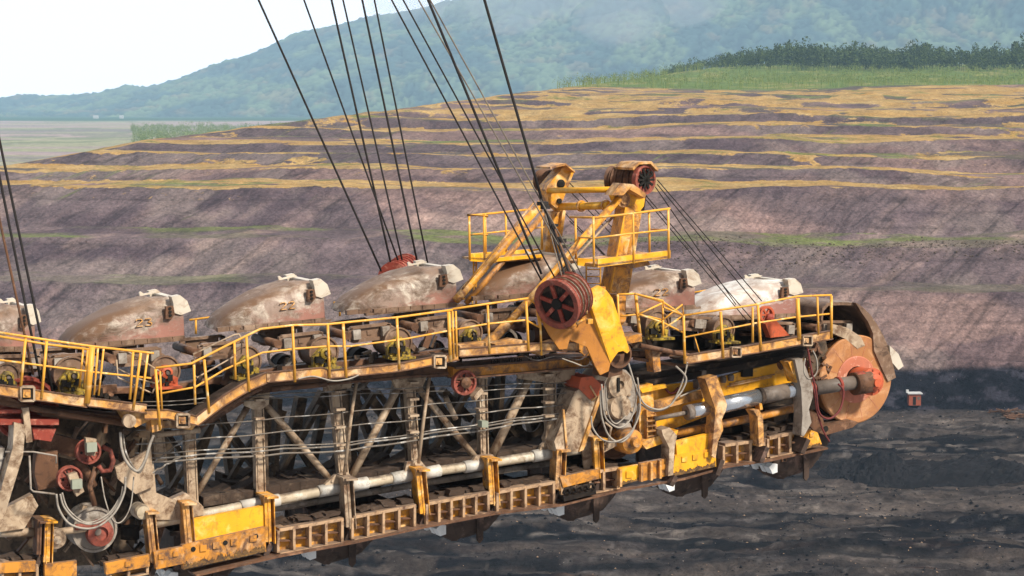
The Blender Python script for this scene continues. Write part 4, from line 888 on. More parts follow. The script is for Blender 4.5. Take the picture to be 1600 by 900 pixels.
# left head
g = MB(); g.plate([(852, 296), (856, 290), (883, 258), (897, 269), (880, 312), (870, 326), (858, 316)], 2.9, 3.3); hd = bp('mast_head', g, 'yel')
g = MB(); g.lathe(B(876, 287, 2.9), -N, [(.10, 0), (.10, .03), (.05, .05), (0, .05)], 20); g.lathe(B(873, 314, 2.9), -N, [(.06, 0), (.06, .05), (0, .05)], 16); bp('pin', g, 'ink', hd)
g = MB(); P = [B(860, 262, 3.0), B(884, 256, 3.0), B(898, 268, 3.0)]; 
g.add([P[0], P[1], P[1] + N * .5, P[0] + N * .5], [(0, 1, 2, 3)]); g.plate([(860, 264), (884, 258), (899, 270), (898, 267), (884, 255), (860, 261)], 2.7, 3.4); bp('head_cover', g, 'fascia', hd)
def sheave_set(x, y, rpx, off, n_, ax, gap, m, name='rope_sheave', parent=None, face=None):
    c0 = B(x, y, off); r_ = rpx * S(x, off); out = None
    for i in range(n_):
        g = MB(); h = i * gap
        prof = [(r_ * .62, h + .03), (r_ * .66, h + .0), (r_ * .95, h), (r_, h + .01), (r_ * .86, h + gap * .4), (r_, h + gap * .78), (r_ * .8, h + gap * .8), (0, h + gap * .8)] if i or not face else [(r_ * .8, h), (r_ * .97, h - .02), (r_, h), (r_ * .86, h + gap * .4), (r_, h + gap * .8), (r_ * .8, h + gap * .85)]
        g.lathe(c0, ax, prof, 44); o = bp(name, g, m, parent)
        out = out or o
    return out
AXs = (N * .75 - U * .66).normalized()
sheave_set(872, 284, 19, 3.36, 5, N, .15, 'rust')
# right head
sr = sheave_set(1003, 282, 22, 1.0, 5, (N * .9 - U * .45).normalized(), .17, 'rust')
c0 = B(1009, 281, .75); r_ = 23 * S(1009, .75)
g = MB(); g.lathe(c0, (N * .9 - U * .25).normalized(), [(r_ * .45, .06), (r_ * .8, .04), (r_ * .85, 0), (r_, 0), (r_, .12), (0, .12)], 40); fw = bp('front_sheave', g, 'pink')
g = MB(); g.lathe(c0 + N * .04, -N, [(r_ * .45, -.02), (r_ * .3, .04), (.07, .08), (0, .08)], 12)
for i in range(10):
    a = i * math.pi / 5; d_ = U * math.cos(a) + Z * math.sin(a); g.beam(c0 - N * .02, c0 + d_ * r_ * .62 - N * .02, .04, .05)
bp('greasy_hub', g, 'ink', fw)
g = MB()
for i in range(5):
    a = math.pi * (.25 + i * .16); d_ = U * math.cos(a) + Z * math.sin(a); g.lathe(c0 + d_ * r_ * .68, -N, [(r_ * .1, -.04), (r_ * .1, .0), (0, .0)], 12)
bp('lightening_hole', g, 'ink', fw)
g = MB(); g.plate([(957, 303), (970, 288), (988, 289), (1009, 305), (1006, 322), (1000, 330), (986, 330), (966, 324)], .85, 1.05); hd = bp('mast_head', g, 'yelnew')
g = MB(); g.plate([(956, 305), (970, 286), (990, 288), (974, 305)], .5, .84); g.plate([(990, 288), (1010, 303), (1008, 310), (984, 296)], .5, .84); bp('head_shelf', g, 'fascia', hd)
g = MB(); g.lathe(B(973, 312, .85), -N, [(.17, 0), (.17, .05), (.1, .07), (.1, .1), (0, .1)], 24); bp('pin', g, 'fascia', hd)
g = MB(); g.plate([(988, 262), (998, 253), (1018, 252), (1029, 264), (1028, 268), (1017, 256), (999, 257), (990, 266)], .7, 1.5); bp('head_cover', g, 'fascia', hd)
g = MB(); g.plate([(1002, 306), (1010, 306), (1006, 334), (998, 330)], .9, 1.3); bp('rear_plate', g, 'dark', hd)
# platforms
def platform(front, back, th, off0, off1, posts, toprail, midrail, backposts=()):
    g = MB(); g.plate(front, off0, off0 + .05); dk = bp('platform_skirt', g, 'yelnew')
    a, b = front[0], front[1]
    pa, pb = B(a[0], a[1] + th, off0), B(b[0], b[1] + th, off0); g = MB()
    g.add([pa, pb, pb + N * (off1 - off0), pa + N * (off1 - off0)] + [p - Z * .05 for p in (pa, pb, pb + N * (off1 - off0), pa + N * (off1 - off0))], [(0, 1, 2, 3), (7, 6, 5, 4), (0, 4, 5, 1), (1, 5, 6, 2), (2, 6, 7, 3), (3, 7, 4, 0)])
    bp('platform_floor', g, 'fascia')
    g = MB()
    a3 = [B(x, y, o_) for x, y, o_ in toprail]; g.tube(a3, .026, 8); g.tube([B(x, y, o_) for x, y, o_ in midrail], .02, 8); gr_ = bp('guard_rail', g, 'yrail')
    for x, y0, y1, o_ in posts:
        g = MB(); g.tube([B(x, y0, o_), B(x + 1, y1, o_)], .026, 8); bp('post', g, 'yrail', gr_)
platform([(934, 405), (1048, 391), (1048, 403), (934, 418)], None, 8, -.2, 1.2, [(899, 341, 405, .9), (927, 338, 416, -.18), (989, 332, 412, -.2), (1044, 327, 404, -.2), (1014, 330, 396, 1.0)],
         [(891, 339, .9), (935, 340, -.2), (985, 334, -.2), (1046, 326, -.2), (1012, 330, 1.1)], [(903, 371, .9), (930, 372, -.2), (985, 365, -.2), (1044, 359, -.2), (1016, 358, 1.1)])
g = MB(); g.plate([(903, 403), (934, 405), (934, 418), (903, 415)], .35, .4); bp('platform_skirt', g, 'yelnew')
g = MB(); g.plate([(965, 413), (1012, 406), (1016, 414), (985, 420)], .1, .9); bp('platform_bracket', g, 'ydirty')
platform([(735, 396), (774, 398), (774, 411), (735, 408)], None, 6, 1.9, 2.3, [(733, 338, 406, 1.9), (756, 338, 404, 1.9), (790, 333, 392, 3.2), (758, 334, 396, 3.2), (846, 328, 388, 3.2)],
         [(762, 338, 1.9), (731, 336, 1.9), (742, 336, 3.2), (850, 325, 3.2)], [(762, 367, 1.9), (733, 367, 1.9), (742, 366, 3.2), (850, 355, 3.2)])
g = MB(); g.plate([(735, 396), (848, 388), (848, 394), (735, 402)], 3.2, 3.25); g.plate([(774, 403), (848, 397), (848, 402), (774, 409)], 1.9, 1.95); bp('platform_skirt', g, 'yelnew')
g = MB(); a = B(770, 408, 1.95); b = B(848, 402, 1.95); g.add([a, b, b + N * 1.2, a + N * 1.2, a - Z * .04, b - Z * .04, b + N * 1.2 - Z * .04, a + N * 1.2 - Z * .04], [(0, 1, 2, 3), (7, 6, 5, 4), (0, 4, 5, 1), (1, 5, 6, 2), (2, 6, 7, 3)]); bp('platform_floor', g, 'fascia')
# ladders below the platforms
def ladder(xl, xr, y0, y1, off):
    g = MB(); g.tube([B(xl, y0, off), B(xl, y1, off)], .022, 6); g.tube([B(xr, y0, off), B(xr, y1, off)], .022, 6)
    n_ = int((y1 - y0) / 11)
    for i in range(n_): y = y0 + 6 + i * 11; g.tube([B(xl, y, off), B(xr, y, off)], .014, 6)
    bp('ladder', g, 'yrail')
ladder(788, 814, 408, 440, 2.6); ladder(916, 938, 415, 462, 2.0); ladder(740, 744, 408, 470, 2.2)
# red tension pulley arm on the right walkway
g = MB(); g.plate([(1196, 506), (1212, 500), (1234, 524), (1204, 528)], .7, .9); bp('pulley_arm', g, 'redor'); g = MB(); g.plate([(1192, 504), (1200, 507), (1210, 529), (1196, 530)], .9, 1.0); bp('pulley_arm', g, 'dark')
c0 = B(1199, 492, .8); r_ = 14 * S(1199)
g = MB(); g.lathe(c0, N, [(r_ * .74, 0), (r_, 0), (r_, .04), (r_ * .9, .07), (r_, .1), (r_, .13), (r_ * .74, .13), (r_ * .74, 0)], 32)
for i in range(6):
    a = i * math.pi / 3; d_ = U * math.cos(a) + Z * math.sin(a); g.beam(c0 + N * .05, c0 + d_ * r_ * .8 + N * .05, .05, .035)
tp = bp('tension_pulley', g, 'redor'); g = MB(); g.lathe(B(1203, 497, .78), -N, [(.1, -.1), (.1, .04), (.04, .08), (0, .08)], 20); bp('pulley_hub', g, 'red', tp)
# small boxes and pots on the yellow wall
for x, y in ((1130, 592), (1142, 589)):
    g = MB(); g.lathe(B(x, y + 6, .95), Z, [(0, 0), (.06, .0), (.075, .05), (.075, .12), (.05, .15), (0, .15)], 16); bp('valve_pot', g, 'rod')
g = MB(); g.box(B(1096, 600, .9), U * .16, N * .12, Z * .1); g.box(B(1098, 588, .9), U * .06, N * .06, Z * .14); bp('valve_block', g, 'rod')
g = MB(); g.box(B(1165, 580, 1.0), U * .14, N * .1, Z * .12); bp('lamp_box', g, 'ink')
g = MB(); g.tube([B(1218, 572, .6), B(1222, 570, .6)], .1, 14); bp('round_socket', g, 'rust')

# ================================================================ HANGING ROPE BLOCK
SB = B(905, 520, .2)
blk = thing('sheave_block', SB, 'yellow rope block with a big red spoked wheel hanging at the middle of the boom', 'pulley block')
def sp(n_, mb, m, parent=None): return mb.build(n_, m, parent or blk)
ax = (N * .50 + U * .86 + Z * .24).normalized()
c0 = B(869, 476, -.55); r_ = .555
g = MB(); g.lathe(c0, ax, [(r_ * .76, .03), (r_ * .78, .0), (r_ * .97, 0), (r_, .02), (r_, .06), (r_ * .86, .1), (r_ * .76, .1), (r_ * .76, .03)], 56)
rim = sp('front_wheel', g, 'pink')
xa = ax.cross(Z).normalized(); ya = ax.cross(xa)
for i in range(6):
    a = i * 2 * math.pi / 6 + .3; d_ = xa * math.cos(a) + ya * math.sin(a)
    g = MB(); g.beam(c0 + d_ * r_ * .2 + ax * .06, c0 + d_ * r_ * .8 + ax * .06, .05, .085, ax); sp('spoke', g, 'red', rim)
g = MB(); g.lathe(c0, ax, [(0, -.02), (r_ * .2, -.02), (r_ * .24, .05), (r_ * .24, .14)], 20); sp('greasy_hub', g, 'ink', rim)
g = MB(); g.lathe(c0 + ax * .1, ax, [(0, 0), (r_ * .8, 0)], 40); sp('dark_web', g, 'dark', rim)
for i in range(5):
    g = MB(); h = .12 + i * .115; g.lathe(c0, ax, [(r_ * .5, h), (r_ * .93, h), (r_ * .95, h + .012), (r_ * .80, h + .05), (r_ * .95, h + .088), (r_ * .93, h + .1), (r_ * .5, h + .1)], 48); sp('rope_sheave', g, 'rust' if i % 2 else 'red')
for i in range(5):
    h = .12 + i * .115 + .05; g = MB(); pts = []
    for k in range(20):
        a = 2 * math.pi * k / 19; pts.append(c0 + ax * h + (xa * math.cos(a) + ya * math.sin(a)) * r_ * .88)
    g.tube(pts, .026, 6); sp('rope_turn', g, 'ropelt')
g = MB(); g.plate([(908, 463), (922, 453), (936, 446), (948, 454), (957, 466), (984, 548), (980, 552), (974, 548), (966, 550), (960, 558), (954, 567), (925, 482)], -.47, -.38); face = sp('housing_front', g, 'yelnew')
# side cheek lies nearly across the view, so model the box with real depth: cheek plate swings back to the left
def swing(P, o0, slope, th, m, n_):
    g = MB(); vs = [B(x, y, o0 + (954 - x) * slope) for x, y in P]; g.prism(vs, N * th); return sp(n_, g, m)
q_ = [B(905, 464, .15), B(930, 450, -.1), B(940, 470, -.42), B(922, 484, .1)]; g = MB(); g.prism(q_, N * .05); sp('housing_top', g, 'yel')
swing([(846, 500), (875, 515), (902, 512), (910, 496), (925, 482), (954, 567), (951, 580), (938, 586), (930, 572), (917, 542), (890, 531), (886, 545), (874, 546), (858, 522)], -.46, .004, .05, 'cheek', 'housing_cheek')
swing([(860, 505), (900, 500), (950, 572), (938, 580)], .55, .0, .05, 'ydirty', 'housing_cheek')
g = MB(); q_ = [B(921, 480, -.40), B(926, 482, -.475), B(956, 566, -.475), B(951, 570, -.40)]; g.prism(q_, N * .05); sp('housing_corner', g, 'yelnew', face)
g = MB(); g.box(B(940, 455, -.35), U * .07, N * .05, Z * .1); g.tube([B(901, 506, -.5), B(913, 499, -.5)], .035, 12); sp('lifting_lug', g, 'yel', face)
g = MB(); g.box(B(909, 484, -.6), U * .1 + Z * .02, N * .06, Z * .06); g.box(B(904, 478, -.62), U * .04, N * .06, Z * .1); g.tube([B(917, 476, -.6), B(917, 490, -.6)], .02); g.box(B(921, 502, -.6), U * .06, N * .05, Z * .05); sp('rope_clamp', g, 'yel')
g = MB(); g.lathe(B(968, 554, -.3), N, [(.26, -.02), (.30, -.02), (.30, .5), (.26, .5), (.26, -.02)], 28); g.plate([(955, 560), (976, 552), (972, 585), (950, 590)], -.2, .5); sp('pivot_collar', g, 'rust')
g = MB()
for x, y in ((948, 476), (955, 500), (963, 525), (966, 540), (930, 470), (940, 520), (946, 545)): g.lathe(B(x, y, -.45), -N, [(.018, 0), (.018, .02), (0, .02)], 8)
sp('bolt', g, 'yel', face)

# rear rope sheave peeping over the buckets
rs = thing('rear_rope_sheave', B(636, 440, 4.3), 'dark red grooved rope sheave peeping over the middle bucket', 'pulley', None)
ax2 = (N * .75 + U * .66).normalized()
for i in range(7):
    x = 618 + i * 6; y = 436 - i * 3.4 ; c1 = B(614, 434, 4.0) + ax2 * (.16 * i) + Z * (.02 * i); r_ = .36
    g = MB(); g.lathe(c1, ax2, [(0, 0), (r_ * .6, 0), (r_, 0), (r_, .015), (r_ * .84, .06), (r_, .12), (r_ * .6, .12)], 36); g.build('groove_ring', 'red', rs)
g = MB(); g.lathe(B(614, 434, 4.0), -ax2, [(0, .05), (.08, .05), (.1, -.02)], 16); g.build('greasy_hub', 'ink', rs)

# ================================================================ BUCKETS
def bucket_meshes(light):
    L, W = 2.15, .82
    st = [(0, .02), (.06, .14), (.2, .30), (.4, .46), (.65, .60), (.95, .73), (1.25, .84), (1.5, .89), (1.53, .915), (1.60, .915), (1.63, .89), (1.9, .90), (2.05, .90)]
    if light == 'dark': st = [(0, .02), (.1, .34), (.3, .62), (.55, .88), (.85, 1.1), (1.15, 1.23), (1.4, 1.26), (1.5, 1.26), (1.53, 1.28), (1.60, 1.27), (1.63, 1.24), (1.9, 1.1), (2.05, 1.0)]; W = .82
    def section(x, h, inset=0):
        ps = []
        wl = W * (1 - .55 * max(0, 1 - x / .9) ** 2) - inset
        for k in range(21):
            a = math.pi * k / 20; cx_ = math.cos(a); sy_ = math.sin(a)
            ps.append(V((x, wl * math.copysign(abs(cx_) ** .5, cx_), (h - inset) * sy_ ** (.5 if light != 'dark' else .38))))
        return ps
    mb = MB(); secs = [section(x, h) for x, h in st]; n = 21
    rr = random.Random(12)
    vs = [p + V((0, rr.uniform(-.012, .012) + .02 * math.sin(7 * p.x + 5 * p.z), rr.uniform(-.012, .012) + .022 * math.sin(5.3 * p.x + 4 * p.y))) for s_ in secs for p in s_]
    mb.add(vs, [(i * n + k, i * n + k + 1, (i + 1) * n + k + 1, (i + 1) * n + k) for i in range(len(st) - 1) for k in range(n - 1)], True)
    ins = [section(max(x, .05), h, .04) for x, h in st]; vs = [p for s_ in ins for p in s_]
    mb.add(vs, [(i * n + k, (i + 1) * n + k, (i + 1) * n + k + 1, i * n + k + 1) for i in range(len(st) - 1) for k in range(n - 1)], True)
    b0 = secs[-1]; b1 = ins[-1]; mb.add(b0 + b1, [(k, k + 1, n + k + 1, n + k) for k in range(n - 1)])
    # end wall at the mouth, lower half
    mb.add([V((2.0, -W + .05, 0)), V((2.0, W - .05, 0)), V((2.0, W - .08, .62)), V((2.0, -W + .08, .62))], [(0, 1, 2, 3)])
    lipm = MB()     # blocky pale lip across the top of the mouth, chamfered
    if light != 'dark':
        P = [V((1.86, -W - .03, .60)), V((1.87, -W - .03, .80)), V((1.84, -W - .03, .965)), V((2.0, -W - .03, .985)), V((2.13, -W - .03, .84)), V((2.19, -W - .03, .60)), V((2.0, -W - .03, .53))]
        lipm.prism(P, V((0, .22, 0))); P2 = [p + V((0, 2 * W - .10, 0)) for p in P[1:5]]; lipm.prism(P2, V((0, .14, 0)))
        Q = [V((1.92, -W + .19, .86)), V((1.92, -W + .19, .91)), V((2.05, -W + .19, .91)), V((2.12, -W + .19, .80)), V((2.08, -W + .19, .76))]
        lipm.prism(Q, V((0, 2 * W - .26, 0)))
        for y in (-.35, 0, .35): lipm.box(V((2.11, y, .80)), V((.05, 0, -.03)), V((0, .09, 0)), V((.02, 0, .03)))
    else:
        P = [V((1.98, -W - .03, .80)), V((1.98, -W - .03, 1.0)), V((2.12, -W - .03, 1.03)), V((2.22, -W - .03, .86)), V((2.12, -W - .03, .78))]
        lipm.prism(P, V((0, .22, 0))); 
        lipm.box(V((2.1, 0, .88)), V((.03, 0, 0)), V((0, W, 0)), V((0, 0, .03)))
        for y in (.3, .7, 1.1, 1.48): lipm.prism([p + V((0, y, 0)) for p in P], V((0, .14, 0)))
    lug = MB(); lug.prism([V((1.70, -W - .05, .48)), V((1.72, -W - .05, .76)), V((1.86, -W - .05, .76)), V((1.88, -W - .05, .56)), V((1.8, -W - .05, .46))], V((0, .08, 0)))
    hol = MB()
    for z in (.55, .63, .71): hol.lathe(V((1.79, -W - .05, z)), V((0, -1, 0)), [(.03, 0), (.03, .02), (0, .02)], 10)
    fl = MB()       # scalloped skirt along the rim
    for i in range(9):
        x = -.06 + i * .235; fl.box(V((x + .1, -W * (.82 if i < 2 else 1) - .03, .05 - .006 * i)), V((.112, -.0, .0)), V((0, .05, 0)), V((0, 0, .055)))
    fl.box(V((1.2, -W + .0, -.02)), V((.95, 0, 0)), V((0, .07, 0)), V((0, 0, .03)))
    if light == 'dark':
        fl.prism([V((1.05, -W - .06, .35)), V((1.24, -W - .06, .35)), V((1.22, -W - .06, 1.22)), V((1.16, -W - .06, 1.28)), V((1.08, -W - .06, 1.20))], V((0, .06, 0)))
    bl = MB()       # bent cutting blade stub on the back
    bl.prism([V((1.62, .5, .88)), V((1.9, .5, .92)), V((2.0, .5, .955)), V((1.9, .5, .96)), V((1.7, .5, .93)), V((1.64, .5, .99)), V((1.61, .5, .97))], V((0, .05, 0)))
    cap = MB(); cap.prism([V((2.0, -W + .1, 0)), V((2.12, -W + .1, .05)), V((2.03, -W + .1, .5)), V((2.0, -W + .1, .5))], V((0, .1, 0)))
    return mb, lipm, lug, hol, fl, bl, cap
BMESH = {}
def make_bucket(kind):
    mb, lipm, lug, hol, fl, bl, cap = bucket_meshes(kind)
    bm = {'worn': 'bucket', 'pol': 'bucketw', 'dark': 'bdark'}[kind]
    r = thing('bucket', V((0, 0, 0)), 'x', 'excavator bucket')
    s_ = mb.build('bucket_shell', bm, r); lp = lipm.build('cutting_lip', 'lip' if kind != 'dark' else 'liplow', r)
    lg = lug.build('hinge_lug', 'rust', r); hol.build('bolt_hole', 'ink', lg)
    fl.build('rim_skirt', 'roller' if kind != 'dark' else 'bdark', r); 
    if kind != 'dark': bl.build('blade_stub', 'lip', s_)
    return r
protos = {k: make_bucket(k) for k in ('worn', 'pol', 'dark')}
used = set()
def place_bucket(kind, a, b, label, group, flip=False, sc=1.0, roll=0):
    r = protos[kind] if kind not in used else copy_tree(protos[kind]); used.add(kind)
    pa, pb = B(a[0], a[1], 1.7), B(b[0], b[1], 1.7)
    x = (pb - pa).normalized(); y = N.copy(); z = x.cross(y).normalized()
    if flip: z = -z; x = -x; pa = pb
    m = Matrix((x, y, z)).transposed().to_4x4() if not flip else Matrix((x, y, z)).transposed().to_4x4()
    pa = pa + N * .82; xs = (B(b[0], b[1], 1.7) - B(a[0], a[1], 1.7)).length / 2.14 if not flip else 1.0
    r.matrix_world = Matrix.Translation(pa) @ m @ Matrix.Diagonal((sc * xs, sc, sc * (1 if flip else .90), 1))
    tag(r, label, 'excavator bucket', group); return r
GT = 'upturned buckets riding back along the top of the boom'
place_bucket('worn', (-88, 548), (60, 545), 'pale worn bucket cut off by the left edge of the photo behind three black cables', GT)
place_bucket('worn', (114, 545), (296, 527), 'rusty pink upturned bucket with a faded yellow number, second from the left edge', GT)
place_bucket('worn', (348, 519), (515, 499), 'brown and pink upturned bucket left of the dark red rope sheave', GT)
place_bucket('worn', (550, 492), (721, 475), 'upturned bucket directly in front of the dark red rope sheave', GT)
place_bucket('worn', (747, 470), (905, 455), 'partly hidden bucket under the left platform, behind the big spoked wheel', GT)
place_bucket('worn', (938, 490), (1092, 479), 'dented bucket just right of the yellow rope block with the right platform above', GT)
place_bucket('pol', (1092, 500), (1250, 492), 'shiny silver-grey bucket behind the red pulley on the right walkway', GT)
g = MB(); rr = random.Random(9)
# faded numbers painted on four shells
def stroke(mb, pts, r_):
    for a, b in zip(pts, pts[1:]): mb.tube([a, b], r_, 5)
DIG = {'2': [(0, .8), (.1, 1), (.5, 1), (.6, .75), (0, 0), (.6, 0)], '3': [(0, .95), (.5, 1), (.55, .7), (.25, .52), (.6, .35), (.5, 0), (0, .05)], '0': [(0, .5), (.1, 1), (.5, 1), (.6, .5), (.5, 0), (.1, 0), (0, .5)], '1': [(.1, .8), (.3, 1), (.3, 0)]}
for i, bk in enumerate([o for o in COL.objects if o.type == 'EMPTY' and o.name.startswith('bucket')]):
    if 'number' in bk['label'] or 'brown and pink' in bk['label'] or 'dented' in bk['label']:
        mb = MB()
        for k, d_ in enumerate('23' if 'number' in bk['label'] else '22'):
            stroke(mb, [V((1.16 + k * .17 + x * .2, -.842 + (.012 if y > .8 else 0), .36 + y * .16)) for x, y in DIG[d_]], .013)
        sh = [c_ for c_ in bk.children if c_.name.startswith('bucket_shell')][0]
        ORG[sh.name] = V((0, 0, 0)); mb.build('painted_number', 'fascia', sh)
GL = 'dark digging buckets hanging under the boom'
LB = [((lx - 6, ly), (lx + w_, ly - w_ * .10)) for lx, ly, w_ in ((462, 803, 163), (664, 768, 156), (848, 739, 150), (1020, 703, 144), (1180, 677, 139), (248, 838, 170))]
LT = ['dark hanging bucket with white lip lowest of those hanging free in the open', 'dark hanging bucket with white lip below the second ribbed panel from the solid yellow one', 'dark hanging bucket with white lip right under the row of scoops', 'dark hanging bucket with white lip below the bright yellow oil stained panels', 'dark hanging bucket nearest the orange end disc, tail rising towards it', 'dark bucket tail under the oil stained yellow panel at the lower left']
for (a, b), l_ in zip(LB, LT): place_bucket('dark', a, b, l_, GL, flip=True)
# bucket turning round the end disc: hood with its dark inside towards us
eb = thing('end_bucket', B(1345, 520, 1.5), 'rusty bucket tipped over the orange end disc, its dark hollow inside showing', 'excavator bucket')
outer = [(1283, 500), (1285, 482), (1293, 473), (1315, 472), (1338, 473), (1348, 480), (1360, 492), (1370, 506), (1380, 524), (1388, 542), (1394, 556), (1402, 566), (1406, 576)]
cen = (1320, 540)
g = MB(); o0, o1 = 1.0, 3.2
A = [B(x, y, o0) for x, y in outer]; Bk = [p + N * (o1 - o0) for p in A]; n = len(A)
inn = [B(cen[0] + (x - cen[0]) * .94, cen[1] + (y - cen[1]) * .93, o0) for x, y in outer]; inb = [p + N * (o1 - o0) for p in inn]
g.add(A + Bk, [(i, i + 1, n + i + 1, n + i) for i in range(n - 1)], True); g.add(inn + inb, [(i, n + i, n + i + 1, i + 1) for i in range(n - 1)], True)
g.add(A + inn, [(i, n + i, n + i + 1, i + 1) for i in range(n - 1)]); g.add(Bk, [list(range(n))])
g.build('bucket_shell', 'roller', eb)
g = MB(); wv = [(1337, 473), (1348, 481), (1360, 494), (1372, 512), (1384, 536), (1392, 556), (1400, 590), (1388, 596), (1380, 580), (1366, 548), (1364, 520), (1356, 502), (1346, 488)]
g.plate(wv, .86, 1.0); g.build('side_wall', 'roller', eb)
g = MB(); g.plate([(1390, 540), (1404, 553), (1412, 572), (1404, 578), (1392, 564)], .9, 1.1); g.build('cutting_lip', 'lip', eb)
g = MB(); P = [B(x, y, 1.05) for x, y in ((1286, 500), (1290, 480), (1335, 478), (1352, 502), (1364, 540), (1330, 545), (1290, 530))]; g.prism(P, N * .05); g = MB(); g.plate([(1287, 498), (1288, 482), (1296, 476), (1334, 477), (1346, 488), (1362, 520), (1366, 545), (1330, 560), (1288, 540)], 2.9, 2.95); g.build('hollow_shade', 'ink', eb)  # black sheet paints the shade inside the hollow bucket
g = MB(); g.tube([B(1313, 480, 2.6), B(1324, 482, 2.6)], .03, 8); g.build('worn_tooth', 'lip', eb)
for P, m_ in (([(1300, 506), (1324, 512), (1345, 526), (1352, 540), (1340, 545), (1322, 530), (1300, 520)], 'tan'),):
    g = MB(); g.plate(P, .9, 1.1); g.build('chain_plate', m_, eb)
# chain
chn = thing('bucket_chain', B(660, 520, 2), 'heavy link chain with rounded windows running along the boom under the buckets', 'chain')
lm0 = MB(); Lk, Hk = .98, .16
for y in (-.62, .55):
    for a, b in (((-.49, -.12), (-.40, .12)), ((.40, -.12), (.49, .12))): lm0.box(V(((a[0] + b[0]) / 2, y, 0)), V((.05, 0, 0)), V((0, .05, 0)), V((0, 0, .14)))
    lm0.prism([V((-.49, y - .05, .10)), V((-.42, y - .05, .17)), V((.42, y - .05, .17)), V((.49, y - .05, .10)), V((.42, y - .05, .11)), V((-.42, y - .05, .11))], V((0, .1, 0)))
    lm0.prism([V((-.49, y - .05, -.14)), V((-.42, y - .05, -.11)), V((.42, y - .05, -.11)), V((.49, y - .05, -.14)), V((.4, y - .05, -.18)), V((-.4, y - .05, -.18))], V((0, .1, 0)))
    lm0.box(V((0, y + .03, 0)), V((.36, 0, 0)), V((0, .02, 0)), V((0, 0, .13)))
lm0.box(V((0, -.03, 0)), V((.05, 0, 0)), V((0, .6, 0)), V((0, 0, .05)))
lm1 = MB()
lms = []
for x in (-.42, .42): q_ = MB(); q_.box(V((x * .80, -.70, 0)), V((.085, 0, 0)), V((0, .06, 0)), V((0, 0, .10))); lms.append(q_)
lp_ = MB(); lp_.tube([V((-.54, -.72, 0)), V((-.54, .66, 0))], .09, 14)
O0 = V((0, 0, 0)); link0 = obj('chain_link', lm0, 'roller', chn, O0); pl0 = [obj('link_shoe', q_, 'grey', link0, O0) for q_ in lms]; pn0 = obj('link_pin', lp_, 'rust', link0, O0)
cpath = [(12, 562), (102, 560), (200, 552), (330, 542), (453, 528), (559, 515), (662, 502), (762, 490), (852, 486), (945, 492), (1045, 500), (1090, 503), (1190, 510), (1280, 508)]
first = True
for i, (x, y) in enumerate(cpath):
    o = link0 if first else copy_tree(link0, chn)
    xn, yn = cpath[min(i + 1, len(cpath) - 1)]; xp, yp = cpath[max(i - 1, 0)]
    dx = (B(xn, yn, 1.9) - B(xp, yp, 1.9)).normalized(); y_ = N; z_ = dx.cross(y_).normalized()
    m = Matrix((dx, y_, z_)).transposed().to_4x4(); o.matrix_local = Matrix.Translation(B(x, y, 1.9) - ORG[chn.name]) @ m @ Matrix.Diagonal((1.0, 1, 1, 1)); first = False
link0.parent = chn

# ================================================================ WIRE ROPES
def rope(pts, offs, r_, m, label, group):
    P = [B(x, y, o_) for (x, y), o_ in zip(pts, offs)]
    g = MB(); 
    Q = []
    for a, b in zip(P, P[1:]):
        for k in range(6): Q.append(a.lerp(b, k / 6))
    Q.append(P[-1]); g.tube(Q, r_, 8)
    o = obj('wire_rope', g, m, None, P[-1]); tag(o, label, 'wire rope', group)
def ext(p, q, y):   # carry the straight rope on above the frame
    t_ = (y - p[1]) / (q[1] - p[1]); return (p[0] + (q[0] - p[0]) * t_, y)
ga = 'black ropes from the top down to the dark red sheave'
for i, (a, b, l_) in enumerate((((404, 0), (602, 437), 'black rope, leftmost of the fan down to the dark red sheave'), ((475, 0), (626, 418), 'black rope, second from the left of the fan down to the dark red sheave'), ((518, 0), (613, 422), 'black rope that crosses its neighbour just above the dark red sheave'), ((536, 0), (631, 418), 'black rope fourth from the left at the top edge, going to the dark red sheave'), ((566, 0), (653, 414), 'black rope second from the right of the fan to the dark red sheave'), ((585, 0), (670, 420), 'black rope, rightmost of the fan down to the dark red sheave'))):
    rope([ext(a, b, -260), b], [4.2, 4.2], .024 if i % 2 == 0 else .02, 'rope', l_, ga)
gb = 'ropes slanting down to the yellow rope block'
for a, b, r_, m_, l_ in (((612, 0), (846, 438), .019, 'rope', 'rope, leftmost of the right-hand fan, ending on the spoked wheel'), ((630, 0), (868, 436), .018, 'rope', 'rope second from the left of the right-hand fan above the spoked wheel'), ((654, 0), (905, 440), .016, 'ropelt', 'thin worn brown rope crossing behind a thick black one to the block'), ((669, 0), (846, 428), .028, 'rope', 'thick black rope crossing the thinner ones of the right-hand fan'), ((672, 0), (915, 440), .016, 'ropelt', 'thin worn brown rope just left of the lone thick black one'), ((757, 0), (846, 310), .03, 'rope', 'lone thick black rope, rightmost at the top edge of the photo')):
    rope([ext(a, b, -260), b], [.2, -.1], r_, m_, l_, gb)
for a, b, r_, m_, l_ in (((846, 310), (906, 470), .026, 'rope', 'black rope tail bound with clamps beside the left mast head'), ((850, 318), (888, 452), .022, 'rope', 'black tail hanging from the left mast head onto the drum'), ((856, 330), (912, 480), .028, 'rust', 'rust brown rope tail going down to the clamp of the block'), ((848, 320), (880, 440), .014, 'ropelt', 'thin grey tail inside the bundle above the spoked wheel'), ((870, 380), (922, 460), .013, 'ropelt', 'thin grey tail on the right side of the bundle')):
    rope([a, b], [.2, -.4], r_, m_, l_, gb)
g = MB()
for x, y, s_ in ((848, 318, .07), (852, 324, .06), (866, 352, .05), (876, 376, .07), (872, 372, .05), (880, 385, .05)): g.box(B(x, y, .05), U * s_ * 1.5, N * s_, Z * s_ * .6)
tag(obj('rope_clamp', g, 'rope', None, B(860, 350, .05)), 'dark clamps and ragged bindings on the rope bundle left of the right strut', 'rope clamp')
